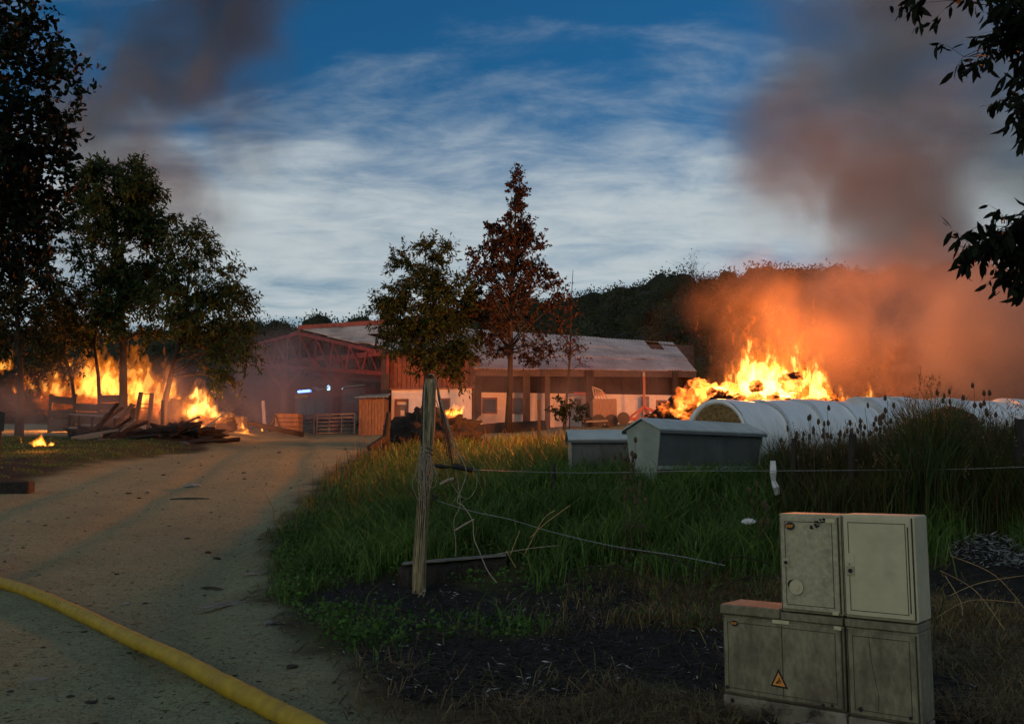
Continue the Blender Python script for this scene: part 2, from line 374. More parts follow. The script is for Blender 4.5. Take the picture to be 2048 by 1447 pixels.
class MB:
    def __init__(s): s.v, s.f = [], []
    def poly(s, pts, faces):
        b = len(s.v); s.v += [tuple(p) for p in pts]; s.f += [tuple(b + i for i in f) for f in faces]; return s
    def box(s, x0, x1, y0, y1, z0, z1, bev=0.0):
        if bev <= 0:
            p = [(x, y, z) for z in (z0, z1) for y in (y0, y1) for x in (x0, x1)]
            return s.poly(p, [(0, 2, 3, 1), (4, 5, 7, 6), (0, 1, 5, 4), (2, 6, 7, 3), (0, 4, 6, 2), (1, 3, 7, 5)])
        rings = []
        for z, i in ((z0, bev), (z0 + bev, 0), (z1 - bev, 0), (z1, bev)):
            c = bev
            rings.append([(x0 + i + (c if i == 0 else 0), y0 + i, z), (x1 - i - (c if i == 0 else 0), y0 + i, z), (x1 - i, y0 + i + (c if i == 0 else 0), z), (x1 - i, y1 - i - (c if i == 0 else 0), z),
                          (x1 - i - (c if i == 0 else 0), y1 - i, z), (x0 + i + (c if i == 0 else 0), y1 - i, z), (x0 + i, y1 - i - (c if i == 0 else 0), z), (x0 + i, y0 + i + (c if i == 0 else 0), z)])
        pts = [p for r in rings for p in r]; fs = [tuple(reversed(range(8))), tuple(range(24, 32))]
        for r in range(3):
            for k in range(8):
                fs.append((r * 8 + k, r * 8 + (k + 1) % 8, r * 8 + 8 + (k + 1) % 8, r * 8 + 8 + k))
        return s.poly(pts, fs)
    def hexa(s, p):  # 8 points: bottom ring of 4, top ring of 4
        return s.poly(p, [(3, 2, 1, 0), (4, 5, 6, 7), (0, 1, 5, 4), (1, 2, 6, 5), (2, 3, 7, 6), (3, 0, 4, 7)])
    def bar(s, a, b, wd, ht=None):
        a, b = Vector(a), Vector(b); d = (b - a).normalized()
        ref = Vector((0, 0, 1)) if abs(d.z) < 0.95 else Vector((0, 1, 0))
        sx = d.cross(ref).normalized() * wd / 2; sy = sx.cross(d).normalized() * (ht or wd) / 2
        return s.hexa([a - sx - sy, a + sx - sy, a + sx + sy, a - sx + sy, b - sx - sy, b + sx - sy, b + sx + sy, b - sx + sy])
    def tube(s, pts, rad, n=6, cap=True, jitter=0.0):
        pts = [Vector(p) for p in pts]
        if not hasattr(rad, '__len__'): rad = [rad] * len(pts)
        b = len(s.v); prev = None
        for i, p in enumerate(pts):
            d = (pts[min(i + 1, len(pts) - 1)] - pts[max(i - 1, 0)])
            d = d.normalized() if d.length > 1e-9 else Vector((0, 0, 1))
            if prev is None:
                ref = Vector((0, 0, 1)) if abs(d.z) < 0.9 else Vector((1, 0, 0))
                u = d.cross(ref).normalized()
            else:
                u = (prev - d * prev.dot(d)); u = u.normalized() if u.length > 1e-6 else d.orthogonal().normalized()
            prev = u; v = d.cross(u)
            for k in range(n):
                a = 2 * math.pi * k / n; r = rad[i] * (1 + random.uniform(-jitter, jitter))
                s.v.append(tuple(p + u * (math.cos(a) * r) + v * (math.sin(a) * r)))
        for i in range(len(pts) - 1):
            for k in range(n):
                s.f.append((b + i * n + k, b + i * n + (k + 1) % n, b + (i + 1) * n + (k + 1) % n, b + (i + 1) * n + k))
        if cap:
            s.f.append(tuple(b + k for k in reversed(range(n)))); e = b + (len(pts) - 1) * n
            s.f.append(tuple(e + k for k in range(n)))
        return s
    def build(s, name, material, parent=None, smooth=False):
        me = bpy.data.meshes.new(name); me.from_pydata(s.v, [], s.f); me.update()
        return link_mesh(name, me, material, parent, smooth)
def recenter(o, c):
    "turn world-space mesh coordinates into coordinates about c"
    o.data.transform(Matrix.Translation(-Vector(c))); o.location = c
    return o
def blob_mesh(name, rx, ry, rz, amp=0.25, freq=1.6, seed=0, sub=4, fine=0.06, flat=None):
    import bmesh
    bm = bmesh.new(); bmesh.ops.create_icosphere(bm, subdivisions=sub, radius=1.0)
    me = bpy.data.meshes.new(name); bm.to_mesh(me); bm.free()
    c = np.empty(len(me.vertices) * 3, np.float32); me.vertices.foreach_get("co", c); c = c.reshape(-1, 3)
    n = 1 + amp * fbm(c[:, 0] * freq + seed, c[:, 1] * freq, c[:, 2] * freq + seed * .7, 3) + fine * fbm(c[:, 0] * 7 + seed, c[:, 1] * 7, c[:, 2] * 7, 2)
    c = c * n[:, None] * np.array([rx, ry, rz])
    if flat is not None: c[:, 2] = np.maximum(c[:, 2], flat)
    me.vertices.foreach_set("co", c.astype(np.float32).ravel()); me.update()
    return me

# ------------------------------------------------------------------ ground, track
def ground_material():
    m = bpy.data.materials.new('ground_soil'); m.use_nodes = True
    t = m.node_tree; b = t.nodes["Principled BSDF"]; b.inputs["Roughness"].default_value = 0.95; b.inputs["Specular IOR Level"].default_value = 0.15
    co = t.nodes.new("ShaderNodeTexCoord"); a = t.nodes.new("ShaderNodeAttribute"); a.attribute_name = "mask"
    sp = t.nodes.new("ShaderNodeSeparateColor"); t.links.new(a.outputs["Color"], sp.inputs[0])
    def noise(s, d, r=0.6):
        n = t.nodes.new("ShaderNodeTexNoise"); n.inputs["Scale"].default_value = s; n.inputs["Detail"].default_value = d; n.inputs["Roughness"].default_value = r
        t.links.new(co.outputs["Object"], n.inputs["Vector"]); return n.outputs["Fac"]
    def ramp(f, c0, c1, p0=0.35, p1=0.65):
        r = t.nodes.new("ShaderNodeValToRGB"); e = r.color_ramp.elements
        e[0].position, e[1].position = p0, p1; e[0].color, e[1].color = (*c0, 1), (*c1, 1)
        t.links.new(f, r.inputs[0]); return r.outputs[0]
    def mix(f, A, B):
        x = t.nodes.new("ShaderNodeMix"); x.data_type = 'RGBA'
        if isinstance(f, float): x.inputs["Factor"].default_value = f
        else: t.links.new(f, x.inputs["Factor"])
        t.links.new(A, x.inputs["A"]); t.links.new(B, x.inputs["B"]); return x.outputs["Result"]
    big, mid, fine, tiny = noise(0.6, 8, 0.7), noise(2.6, 8, 0.7), noise(14, 8, 0.75), noise(46, 5, 0.7)
    dirt = mix(mid, ramp(big, (0.15, 0.175, 0.10), (0.235, 0.27, 0.158)), ramp(fine, (0.09, 0.09, 0.055), (0.31, 0.325, 0.19), 0.3, 0.7))
    speck = ramp(tiny, (0.05, 0.042, 0.03), (1, 1, 1), 0.36, 0.46)
    mul = t.nodes.new("ShaderNodeMix"); mul.data_type = 'RGBA'; mul.blend_type = 'MULTIPLY'; mul.inputs["Factor"].default_value = 0.9
    t.links.new(dirt, mul.inputs["A"]); t.links.new(speck, mul.inputs["B"]); dirt = mul.outputs["Result"]
    green = mix(fine, ramp(big, (0.030, 0.040, 0.014), (0.055, 0.062, 0.022)), ramp(mid, (0.024, 0.026, 0.012), (0.062, 0.055, 0.026)))
    dry = ramp(fine, (0.045, 0.036, 0.020), (0.115, 0.088, 0.045), 0.3, 0.7)
    char = ramp(fine, (0.009, 0.009, 0.009), (0.040, 0.037, 0.033), 0.4, 0.75)
    ashf = ramp(noise(9, 9, 0.75), (0, 0, 0), (1, 1, 1), 0.60, 0.70)
    ashc = t.nodes.new("ShaderNodeRGB"); ashc.outputs[0].default_value = (0.17, 0.18, 0.185, 1)
    char = mix(ashf, char, ashc.outputs[0])
    c = mix(sp.outputs[2], green, dry); c = mix(sp.outputs[1], c, dirt); c = mix(sp.outputs[0], c, char)
    t.links.new(c, b.inputs["Base Color"])
    bp = t.nodes.new("ShaderNodeBump"); bp.inputs["Strength"].default_value = 0.7; bp.inputs["Distance"].default_value = 0.03
    ad = t.nodes.new("ShaderNodeMath"); ad.operation = 'ADD'; t.links.new(fine, ad.inputs[0]); t.links.new(tiny, ad.inputs[1])
    t.links.new(ad.outputs[0], bp.inputs["Height"]); t.links.new(bp.outputs[0], b.inputs["Normal"])
    return m
M['ground'] = ground_material()
def dry_mask(x, y):
    x, y = np.asarray(x, float), np.asarray(y, float)
    n = fbm(x * 0.6, y * 0.6, 9.0, 3)
    v = np.maximum.reduce([1 - np.sqrt(((x - 2.2) / 2.6) ** 2 + ((y - 9.0) / 1.9) ** 2), 1 - np.sqrt(((x + 0.4) / 2.4) ** 2 + ((y - 5.6) / 1.9) ** 2),
                           1.5 - np.sqrt(((x - 4.6) / 3.0) ** 2 + ((y - 7.6) / 2.6) ** 2), 1 - np.abs(y - 4) / 3])
    return S(v + 0.35 * n, 0.05, 0.5)
tx = np.linspace(-1, 1, 401); gx = 2.6 * np.sinh(math.asinh(330 / 2.6) * tx)
ty = np.linspace(-1, 1, 421); s_ = np.sinh(5.1 * ty); gy = np.where(ty < 0, 8 + s_ / np.sinh(5.1) * 45, 8 + s_ / np.sinh(5.1) * 480)
GX, GY = np.meshgrid(gx, gy)
GZ = H(GX, GY)
nx, ny = len(gx), len(gy)
verts = np.stack([GX, GY, GZ], -1).reshape(-1, 3)
ii = (np.arange(ny - 1)[:, None] * nx + np.arange(nx - 1)[None, :]).ravel()
quads = np.stack([ii, ii + 1, ii + nx + 1, ii + nx], 1)
me = np_mesh('ground', verts, quads)
rm = road_mask(verts[:, 0], verts[:, 1])
ch = CHAR(verts[:, 0], verts[:, 1]); dm = dry_mask(verts[:, 0], verts[:, 1])
set_attr(me, 'mask', np.stack([ch * (1 - 0.92 * rm), rm, dm], 1))
g = link_mesh('ground', me, M['ground'], smooth=True)
tag(g, 'grassy and burnt farm ground sloping up to the wooded hill', 'ground', kind='structure')
# the track is its own sheet, 6 mm above the ground it lies on
fm = rm[quads].mean(1) > 0.5
cen = verts[quads].mean(1)
fm &= (cen[:, 1] > -8) & (cen[:, 1] < 60) & (np.abs(cen[:, 0]) < 40)
tq = quads[fm]; used, inv = np.unique(tq, return_inverse=True)
tv = verts[used].copy(); tv[:, 2] += 0.006
me = np_mesh('dirt_track', tv, inv.reshape(-1, 4))
set_attr(me, 'mask', np.stack([ch[used] * 0.08, np.maximum(rm[used], 0.0), dm[used]], 1))
o = link_mesh('dirt_track', me, M['ground'], smooth=True)
tag(o, 'pale earth farm track climbing to the barn yard', 'track', kind='structure')

# ------------------------------------------------------------------ leaf / blade clouds (numpy)
def leaf_cloud(pos, dirs, length, width, tone, name, fold=0.25):
    "one four-sided leaf per row; returns a mesh"
    n = len(pos)
    dirs = dirs / np.linalg.norm(dirs, axis=1)[:, None]
    rnd = RNG.normal(size=(n, 3))
    side = np.cross(dirs, rnd); side /= (np.linalg.norm(side, axis=1)[:, None] + 1e-9)
    nor = np.cross(dirs, side)
    L_ = np.broadcast_to(np.asarray(length, float), (n,))[:, None]; W_ = np.broadcast_to(np.asarray(width, float), (n,))[:, None]
    mid = pos + dirs * L_ * 0.45 + nor * W_ * fold
    v = np.empty((n, 4, 3)); v[:, 0] = pos; v[:, 1] = mid + side * W_ * 0.5; v[:, 2] = pos + dirs * L_ - nor * W_ * fold * 0.6; v[:, 3] = mid - side * W_ * 0.5
    me = np_mesh(name, v.reshape(-1, 3), np.arange(4 * n).reshape(-1, 4))
    tone = np.asarray(tone, float)
    if tone.ndim == 1: tone = np.repeat(tone[:, None], 3, 1)
    set_attr(me, 'tone', np.repeat(tone, 4, 0))
    return me
def long_leaves(pos, dirs, length, width, tone, name):
    "pointed leaves of two halves folded along a curved midrib"
    n = len(pos); dirs = dirs / np.linalg.norm(dirs, axis=1)[:, None]
    side = np.cross(dirs, RNG.normal(size=(n, 3))); side /= (np.linalg.norm(side, axis=1)[:, None] + 1e-9)
    nor = np.cross(dirs, side); L_, W_ = np.asarray(length)[:, None], np.asarray(width)[:, None]; cv = RNG.uniform(-.25, .35, n)[:, None]
    v = np.empty((n, 8, 3))
    for k, (f, wf) in enumerate(((0, 0), (.3, .46), (.68, .40), (1, 0))):
        c = pos + dirs * L_ * f - nor * L_ * cv * f * f
        v[:, 2 * k] = c
        v[:, 2 * k + 1] = c
        if wf:
            v[:, 2 * k] = c + side * W_ * wf + nor * W_ * .22; v[:, 2 * k + 1] = c - side * W_ * wf + nor * W_ * .22
    b = (np.arange(n) * 8)[:, None]
    me = np_mesh(name, v.reshape(-1, 3), np.concatenate([b + np.array([[0, 2, 3, 1]]), b + np.array([[2, 4, 5, 3]]), b + np.array([[4, 6, 7, 5]])], 0))
    set_attr(me, 'tone', np.repeat(np.asarray(tone, float), 8, 0)); return me
def blades(x, y, h, wd, lean, tone, name, heads=0.0):
    "grass blades: a bent strip of two quads ending in a point"
    n = len(x); z = H(x, y) - 0.01
    ang = RNG.uniform(0, 2 * math.pi, n); la = RNG.uniform(0, 2 * math.pi, n)
    ln = lean * h * RNG.uniform(0.3, 1.4, n)
    sx, sy = np.cos(ang) * wd / 2, np.sin(ang) * wd / 2
    dx, dy = np.cos(la) * ln, np.sin(la) * ln
    v = np.empty((n, 6, 3))
    for k, (f, bf, wf) in enumerate(((0, 0, 1.0), (0.55, 0.25, 0.85), (1.0, 1.0, 0.12))):
        for s, idx in ((-1, 2 * k), (1, 2 * k + 1)):
            v[:, idx, 0] = x + s * sx * wf + dx * bf; v[:, idx, 1] = y + s * sy * wf + dy * bf; v[:, idx, 2] = z + h * f * (1 - 0.35 * lean * bf)
    b = (np.arange(n) * 6)[:, None]
    f = np.concatenate([b + np.array([[0, 1, 3, 2]]), b + np.array([[2, 3, 5, 4]])], 0)
    me = np_mesh(name, v.reshape(-1, 3), f)
    set_attr(me, 'tone', np.repeat(np.asarray(tone, float), 6, 0))
    return me
def tone_arr(n, base=(1, 1, 1), var=0.35, hue=0.12):
    t = RNG.uniform(1 - var, 1 + var, n)[:, None] * np.array(base)[None, :]
    return np.clip(t * RNG.uniform(1 - hue, 1 + hue, (n, 3)), 0.05, 3)

# ------------------------------------------------------------------ wooded hill
def forest():
    n = 1500
    y = 97 + 100 * RNG.random(n) ** 0.75
    x = RNG.uniform(-0.62, 0.62, n) * y * 1.05 + 0
    keep = np.ones(n, bool)
    x, y = x[keep], y[keep]; n = len(x)
    hgt = RNG.uniform(6.5, 9.5, n) * (1 + 0.22 * RNG.normal(size=n) * (RNG.random(n) < 0.3))
    hgt = np.clip(hgt, 6, 11)
    k = 440
    P0, D0, T0, W0 = [], [], [], []
    z0 = Hs(x, y)
    import bmesh
    bm = bmesh.new(); bmesh.ops.create_icosphere(bm, subdivisions=2, radius=1.0)
    iv = np.array([v.co[:] for v in bm.verts]); fi = np.array([[v.index for v in f.verts] for f in bm.faces]); bm.free()
    CV, CF, CT = [], [], []
    for i in range(n):
        u = RNG.normal(size=(k, 3)); u /= np.linalg.norm(u, axis=1)[:, None]
        r = .60 + .27 * RNG.random(k)
        wob = 1 + 0.32 * fbm(u[:, 0] * 1.9 + i, u[:, 1] * 1.9, u[:, 2] * 1.9, 2)
        wob = np.minimum(wob, 1.12)
        rx = hgt[i] * RNG.uniform(0.30, 0.44); rz = hgt[i] * 0.46
        p = u * (r * wob)[:, None] * np.array([rx, rx, rz])
        p += np.array([x[i], y[i], z0[i] + hgt[i] * 0.54])
        cw = np.minimum(1 + 0.32 * fbm(iv[:, 0] * 1.9 + i, iv[:, 1] * 1.9, iv[:, 2] * 1.9, 2), 1.12) * (.90 + .10 * RNG.random(len(iv)))
        CV.append(iv * cw[:, None] * np.array([rx, rx, rz]) * .70 + np.array([x[i], y[i], z0[i] + hgt[i] * 0.54])); CF.append(fi + len(iv) * i); CT.append(np.full((len(iv), 3), RNG.uniform(.5, .9)))
        P0.append(p); D0.append(u + RNG.normal(size=(k, 3)) * 0.7); T0.append(np.full(k, RNG.uniform(0.55, 1.45)) * RNG.uniform(0.75, 1.25, k)); W0.append(np.full(k, 0.27 * hgt[i] / 9))
    me = np_mesh('forest_canopy', np.concatenate(CV), np.concatenate(CF)); set_attr(me, 'tone', np.concatenate(CT))
    tag(link_mesh('forest_canopy', me, M['forest']), 'dark inner canopy of the wooded hill behind the farm', 'forest', kind='stuff')
    P0, D0, T0, W0 = np.concatenate(P0), np.concatenate(D0), np.concatenate(T0), np.concatenate(W0)
    me = leaf_cloud(P0, D0, W0 * 1.5, W0 * 1.0, T0, 'hill_forest')
    o = link_mesh('hill_forest', me, M['forest'])
    tag(o, 'dense dark wood covering the whole hill behind the farm', 'forest', kind='stuff')
forest()

# ------------------------------------------------------------------ trees
def tube_np(path, rad, n=6):
    m = MB(); m.tube(path, rad, n); return m
def make_tree(name, label, trunk, r0, blobs, clusters, twigs, leaves, leaf_l, leaf_w, leafmat, droop=0.3, cl_r=0.9, group=None, up=0.5, sprig=0.6, tone=(1, 1, 1), seed=1, limb_r=0.05, start=0.3, leaf_part='crown', trunk_n=9, spread=0.05, barkm=None, long_leaf=False):
    "trunk: list of points from the ground up; blobs: (centre, radii, weight) ellipsoids that the crown fills"
    rng = np.random.default_rng(seed)
    base = Vector(trunk[0]); tr = [Vector(p) - base for p in trunk]
    root = empty(name, base)
    tag(root, label, 'tree', group)
    m = MB(); nt_ = len(tr)
    rad = [r0 * (1.25 if i == 0 else 1.0) * (1 - 0.86 * i / (nt_ - 1)) for i in range(nt_)]
    m.tube(tr, rad, trunk_n)
    m.build('trunk', barkm or M['bark'], root, True)
    seg = np.array([list(p) for p in tr])
    def on_trunk(f):
        t = f * (nt_ - 1); i = min(int(t), nt_ - 2); a = t - i
        return seg[i] * (1 - a) + seg[i + 1] * a
    wts = np.array([b[2] for b in blobs], float); wts /= wts.sum()
    lim = MB(); P0, D0 = [], []
    ztop = seg[-1][2]
    for c in range(clusters):
        bi = rng.choice(len(blobs), p=wts); bc, br, _ = blobs[bi]
        u = rng.normal(size=3); u /= np.linalg.norm(u)
        u *= (0.30 + 0.70 * rng.random() ** 0.55)
        cc = np.array(bc) - np.array(base) + u * np.array(br)
        hd = np.linalg.norm(cc[:2] - on_trunk(min(max(cc[2] / ztop, 0), 1))[:2])
        f = np.clip((cc[2] - hd * up) / max(ztop, 0.1), start + 0.22 * rng.random(), 0.97)
        a = on_trunk(f)
        midp = a * 0.5 + cc * 0.5 + np.array([0, 0, 0.10 * hd]) + rng.normal(size=3) * 0.06 * hd
        path = [a, a * 0.7 + midp * 0.3 + rng.normal(size=3) * 0.02, midp, midp * 0.4 + cc * 0.6 + rng.normal(size=3) * 0.05 * cl_r, cc]
        rr = limb_r * (0.6 + 0.5 * rng.random()) * (1.15 - 0.75 * f)
        lim.tube(path, [rr, rr * 0.85, rr * 0.6, rr * 0.38, rr * 0.2], 5, cap=False)
        out_d = cc - a; out_d = out_d / (np.linalg.norm(out_d) + 1e-6)
        for t in range(twigs):
            d = rng.normal(size=3) + out_d * 0.7 + np.array([0, 0, 0.15 - droop * 0.5]); d /= np.linalg.norm(d)
            tl = cl_r * rng.uniform(0.45, 1.15)
            st = midp * 0.25 + cc * 0.75 if rng.random() < 0.35 else cc
            e = st + d * tl + np.array([0, 0, -droop * tl * 0.35])
            if t < (12 if long_leaf else 4): lim.tube([st, st * 0.5 + e * 0.5 + np.array([0, 0, 0.05 * tl]), e], [rr * 0.22, rr * 0.15, rr * 0.07], 3, cap=False)
            s = rng.uniform(0.12, 1.0, leaves)[:, None]
            p = st * (1 - s) + e * s + rng.normal(size=(leaves, 3)) * spread * tl
            P0.append(p); D0.append(d[None, :] * sprig + rng.normal(size=(leaves, 3)) * 0.75 + np.array([0, 0, -droop * 1.6]))
    lim.build('branches', barkm or M['bark'], root, True)
    P0, D0 = np.concatenate(P0), np.concatenate(D0)
    n = len(P0)
    sz = rng.uniform(0.6, 1.25, n)
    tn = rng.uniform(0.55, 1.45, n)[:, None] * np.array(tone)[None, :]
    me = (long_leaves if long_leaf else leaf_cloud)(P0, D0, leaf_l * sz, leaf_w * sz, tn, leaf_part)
    link_mesh(leaf_part, me, leafmat, root)
    return root
def trunk_to(bx, Y, top_px, top_py, bends=(0, 0, 0, 0), sub=7, dY=0.0):
    b = G(bx, Y); b.z -= 0.15
    t = P(top_px, top_py, Y + dY)
    pts = []
    for i in range(sub):
        f = i / (sub - 1)
        p = b.lerp(t, f); k = np.interp(f, np.linspace(0, 1, len(bends) + 2), [0, *bends, 0]); p.x += k; p.y += 0.3 * k
        pts.append(p)
    return pts
def eb(px, py, Y, rpx, rpy, wgt=1.0, ry=None):
    s = Y / F_PX
    c = P(px, py, Y); return ((c.x, c.y, c.z), (rpx * s, ry or (rpx + rpy) * 0.5 * s, rpy * s), wgt)

# trees behind the left fire and along the yard
make_tree('ash_tree', 'tall leafy ash with grey trunk before the left blaze', trunk_to(246, 44, 228, 330, (0.1, 0.15, -0.1, 0)), 0.21,
          [eb(235, 390, 44, 80, 75, 2.2), eb(215, 500, 44, 95, 90, 3), eb(290, 440, 44, 48, 70, 1), eb(190, 600, 44, 80, 60, 1.5), eb(280, 570, 44, 70, 70, 1.4), eb(160, 440, 44, 40, 60, .7), eb(250, 655, 44, 65, 40, .6)],
          135, 10, 18, 0.27, 0.09, M['leaf_green'], 0.35, 1.0, seed=3, limb_r=0.075)
make_tree('leaning_ash_tree', 'smaller loose-crowned tree with leaning trunk right of the tall ash', trunk_to(322, 43, 385, 480, (-0.1, 0.1, 0.2, 0.1), dY=1), 0.16,
          [eb(375, 500, 43, 48, 50, 1.2), eb(350, 590, 43, 60, 60, 1.4), eb(430, 570, 43, 50, 65, 1.5), eb(470, 620, 43, 32, 45, .7), eb(400, 660, 43, 70, 45, 1.1), eb(455, 700, 43, 42, 28, .6), eb(430, 745, 43, 35, 16, .25)],
          110, 8, 14, 0.28, 0.075, M['leaf_green'], 0.55, 1.0, seed=5, limb_r=0.06)
make_tree('thin_trunk_tree', 'thin straight tree standing dark against the left flames', trunk_to(198, 47, 190, 520, (0.1, -0.1, 0.1)), 0.12,
          [eb(185, 620, 47, 55, 60, 1), eb(150, 660, 47, 50, 40, .6)], 30, 7, 9, 0.26, 0.08, M['leaf_dark'], 0.4, 1.0, seed=7, limb_r=0.04)
make_tree('forked_thin_tree', 'thin crooked tree left of the straight thin one at the fire', trunk_to(150, 46, 120, 540, (0.2, -0.15, 0.2)), 0.11,
          [eb(120, 640, 46, 60, 55, 1), eb(75, 690, 46, 45, 50, .8), eb(130, 720, 46, 40, 30, .4)], 34, 7, 9, 0.26, 0.08, M['leaf_dark'], 0.4, 1.0, seed=9, limb_r=0.04)
make_tree('shaded_tree', 'dark bushy tree at the far end of the left blaze', trunk_to(38, 42, 40, 380, (0.1, -0.1, 0.1)), 0.17,
          [eb(40, 470, 42, 70, 80, 2), eb(70, 600, 42, 75, 60, 1.6), eb(10, 640, 42, 60, 70, 1.2), eb(-60, 520, 42, 80, 110, 1.5), eb(90, 680, 42, 45, 35, .5)],
          75, 9, 11, 0.28, 0.10, M['leaf_dark'], 0.35, 1.1, seed=13, limb_r=0.07)
# trees in front of the barn
make_tree('round_tree', 'rounded green tree in front of the boards tinted with orange firelight', trunk_to(853, 47, 850, 500, (0.05, -0.1, 0.1)), 0.15,
          [eb(850, 535, 47, 60, 55, 1.6), eb(835, 610, 47, 80, 55, 2), eb(900, 600, 47, 45, 60, 1), eb(800, 640, 47, 45, 45, .8), eb(850, 680, 47, 75, 45, 1.5), eb(910, 690, 47, 40, 45, .6), eb(850, 720, 47, 55, 22, .4), eb(905, 745, 47, 26, 16, .18)],
          140, 9, 16, 0.25, 0.08, M['leaf_green'], 0.4, 0.95, seed=17, limb_r=0.055, tone=(1.0, 0.88, 0.8))
make_tree('poplar_tree', 'tall spire-topped poplar tinted with firelight in front of the long shed', trunk_to(1016, 48, 1032, 350, (0.02, -0.05, 0.05)), 0.17,
          [eb(1030, 378, 48, 14, 40, .5), eb(1032, 455, 48, 36, 60, 1.3), eb(985, 440, 48, 10, 62, .45), eb(1000, 500, 48, 40, 50, .8), eb(1012, 560, 48, 66, 56, 2.0), eb(1068, 530, 48, 20, 78, .8), eb(948, 560, 48, 15, 68, .6), eb(930, 600, 48, 12, 50, .35), eb(1098, 575, 48, 13, 46, .35),
           eb(1000, 620, 48, 80, 40, 1.1), eb(985, 700, 48, 50, 38, .5), eb(1060, 690, 48, 50, 40, .5), eb(1115, 580, 48, 9, 24, .15)],
          215, 7, 11, 0.155, 0.125, M['leaf_poplar'], 0.1, 0.6, seed=19, limb_r=0.06, up=1.3, sprig=0.2)
make_tree('sapling_tree', 'thin sparse red-leaved sapling between poplar and long roof', trunk_to(1128, 50, 1146, 540, (0.05, 0.1, 0)), 0.09,
          [eb(1125, 640, 50, 26, 60, 1), eb(1110, 690, 50, 50, 30, .8), eb(1155, 700, 50, 24, 30, .5)], 30, 5, 4, 0.17, 0.10, M['leaf_dry'], 0.25, 0.8, seed=23, limb_r=0.03, up=0.9)
make_tree('withered_shrub', 'low withered shrub beside the trailer before the white wall', trunk_to(1138, 46, 1140, 790, (0.02, 0)), 0.04,
          [eb(1125, 815, 46, 28, 20, 1), eb(1150, 825, 46, 22, 16, .6)], 16, 5, 8, 0.20, 0.08, M['leaf_dark'], 0.5, 0.5, seed=27, limb_r=0.016)
make_tree('bare_tree', 'bare-twigged dead tree rising above the hill line', trunk_to(1385, 92, 1386, 535, (0.2, -0.2, 0.1)), 0.16,
          [eb(1388, 545, 92, 28, 28, 1), eb(1375, 600, 92, 36, 35, 1)], 26, 5, 2, 0.25, 0.10, M['leaf_dry'], 0.1, 2.2, seed=29, limb_r=0.12, up=1.5)
make_tree('dead_sapling', 'leafless spindly sapling beside the fire smoke and shed roof', trunk_to(1393, 60, 1390, 640, (0.1, -0.1)), 0.06,
          [eb(1392, 690, 60, 16, 45, 1)], 12, 4, 2, 0.18, 0.07, M['leaf_dry'], 0.1, 0.7, seed=31, limb_r=0.03, up=1.4)
for i, (px, Y, top, wd) in enumerate(((610, 92, 735, 38), (700, 88, 720, 48), (760, 90, 730, 40), (540, 95, 725, 45), (470, 90, 715, 45))):
    make_tree('yard_tree', 'dark green tree behind the open hangar and fire engine', trunk_to(px, Y, px + 4, top), 0.18,
              [eb(px, 770, Y, wd, 40, 1), eb(px + 10, 810, Y, wd, 35, 1)], 55, 9, 14, 0.34, 0.16, M['leaf_green'], 0.3, 1.2, group='trees behind the hangar', seed=40 + i, limb_r=0.05)
# near trees whose branches reach into the frame
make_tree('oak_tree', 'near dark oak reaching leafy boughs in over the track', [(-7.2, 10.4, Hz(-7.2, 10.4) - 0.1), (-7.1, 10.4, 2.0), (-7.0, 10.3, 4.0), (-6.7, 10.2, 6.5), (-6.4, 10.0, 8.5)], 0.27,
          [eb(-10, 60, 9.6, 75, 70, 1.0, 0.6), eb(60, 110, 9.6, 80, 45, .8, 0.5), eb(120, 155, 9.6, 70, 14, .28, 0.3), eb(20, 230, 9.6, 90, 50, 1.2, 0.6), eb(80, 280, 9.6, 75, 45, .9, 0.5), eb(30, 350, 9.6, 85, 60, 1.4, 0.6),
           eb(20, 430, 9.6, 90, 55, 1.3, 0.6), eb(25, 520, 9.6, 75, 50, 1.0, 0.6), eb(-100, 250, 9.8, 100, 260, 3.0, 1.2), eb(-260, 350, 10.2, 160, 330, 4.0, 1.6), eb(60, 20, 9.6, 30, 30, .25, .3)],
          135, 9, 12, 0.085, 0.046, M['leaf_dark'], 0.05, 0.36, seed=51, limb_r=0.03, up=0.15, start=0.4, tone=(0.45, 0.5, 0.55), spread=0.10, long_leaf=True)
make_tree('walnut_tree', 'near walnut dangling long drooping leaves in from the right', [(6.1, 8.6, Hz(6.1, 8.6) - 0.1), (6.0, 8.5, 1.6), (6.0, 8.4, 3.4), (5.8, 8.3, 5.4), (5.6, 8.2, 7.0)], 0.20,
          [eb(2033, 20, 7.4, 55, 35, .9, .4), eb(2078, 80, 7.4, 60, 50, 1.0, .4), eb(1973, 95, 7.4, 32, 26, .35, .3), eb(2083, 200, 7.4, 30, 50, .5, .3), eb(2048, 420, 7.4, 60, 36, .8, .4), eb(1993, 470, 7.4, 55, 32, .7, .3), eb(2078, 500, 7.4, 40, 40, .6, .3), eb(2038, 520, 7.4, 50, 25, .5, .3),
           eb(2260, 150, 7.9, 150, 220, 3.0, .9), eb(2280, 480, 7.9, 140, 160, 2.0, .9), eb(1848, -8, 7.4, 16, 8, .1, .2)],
          120, 5, 7, 0.135, 0.044, M['leaf_dark'], 0.62, 0.26, seed=57, limb_r=0.02, up=-0.1, start=0.35, tone=(0.4, 0.4, 0.4), spread=0.03, long_leaf=True)

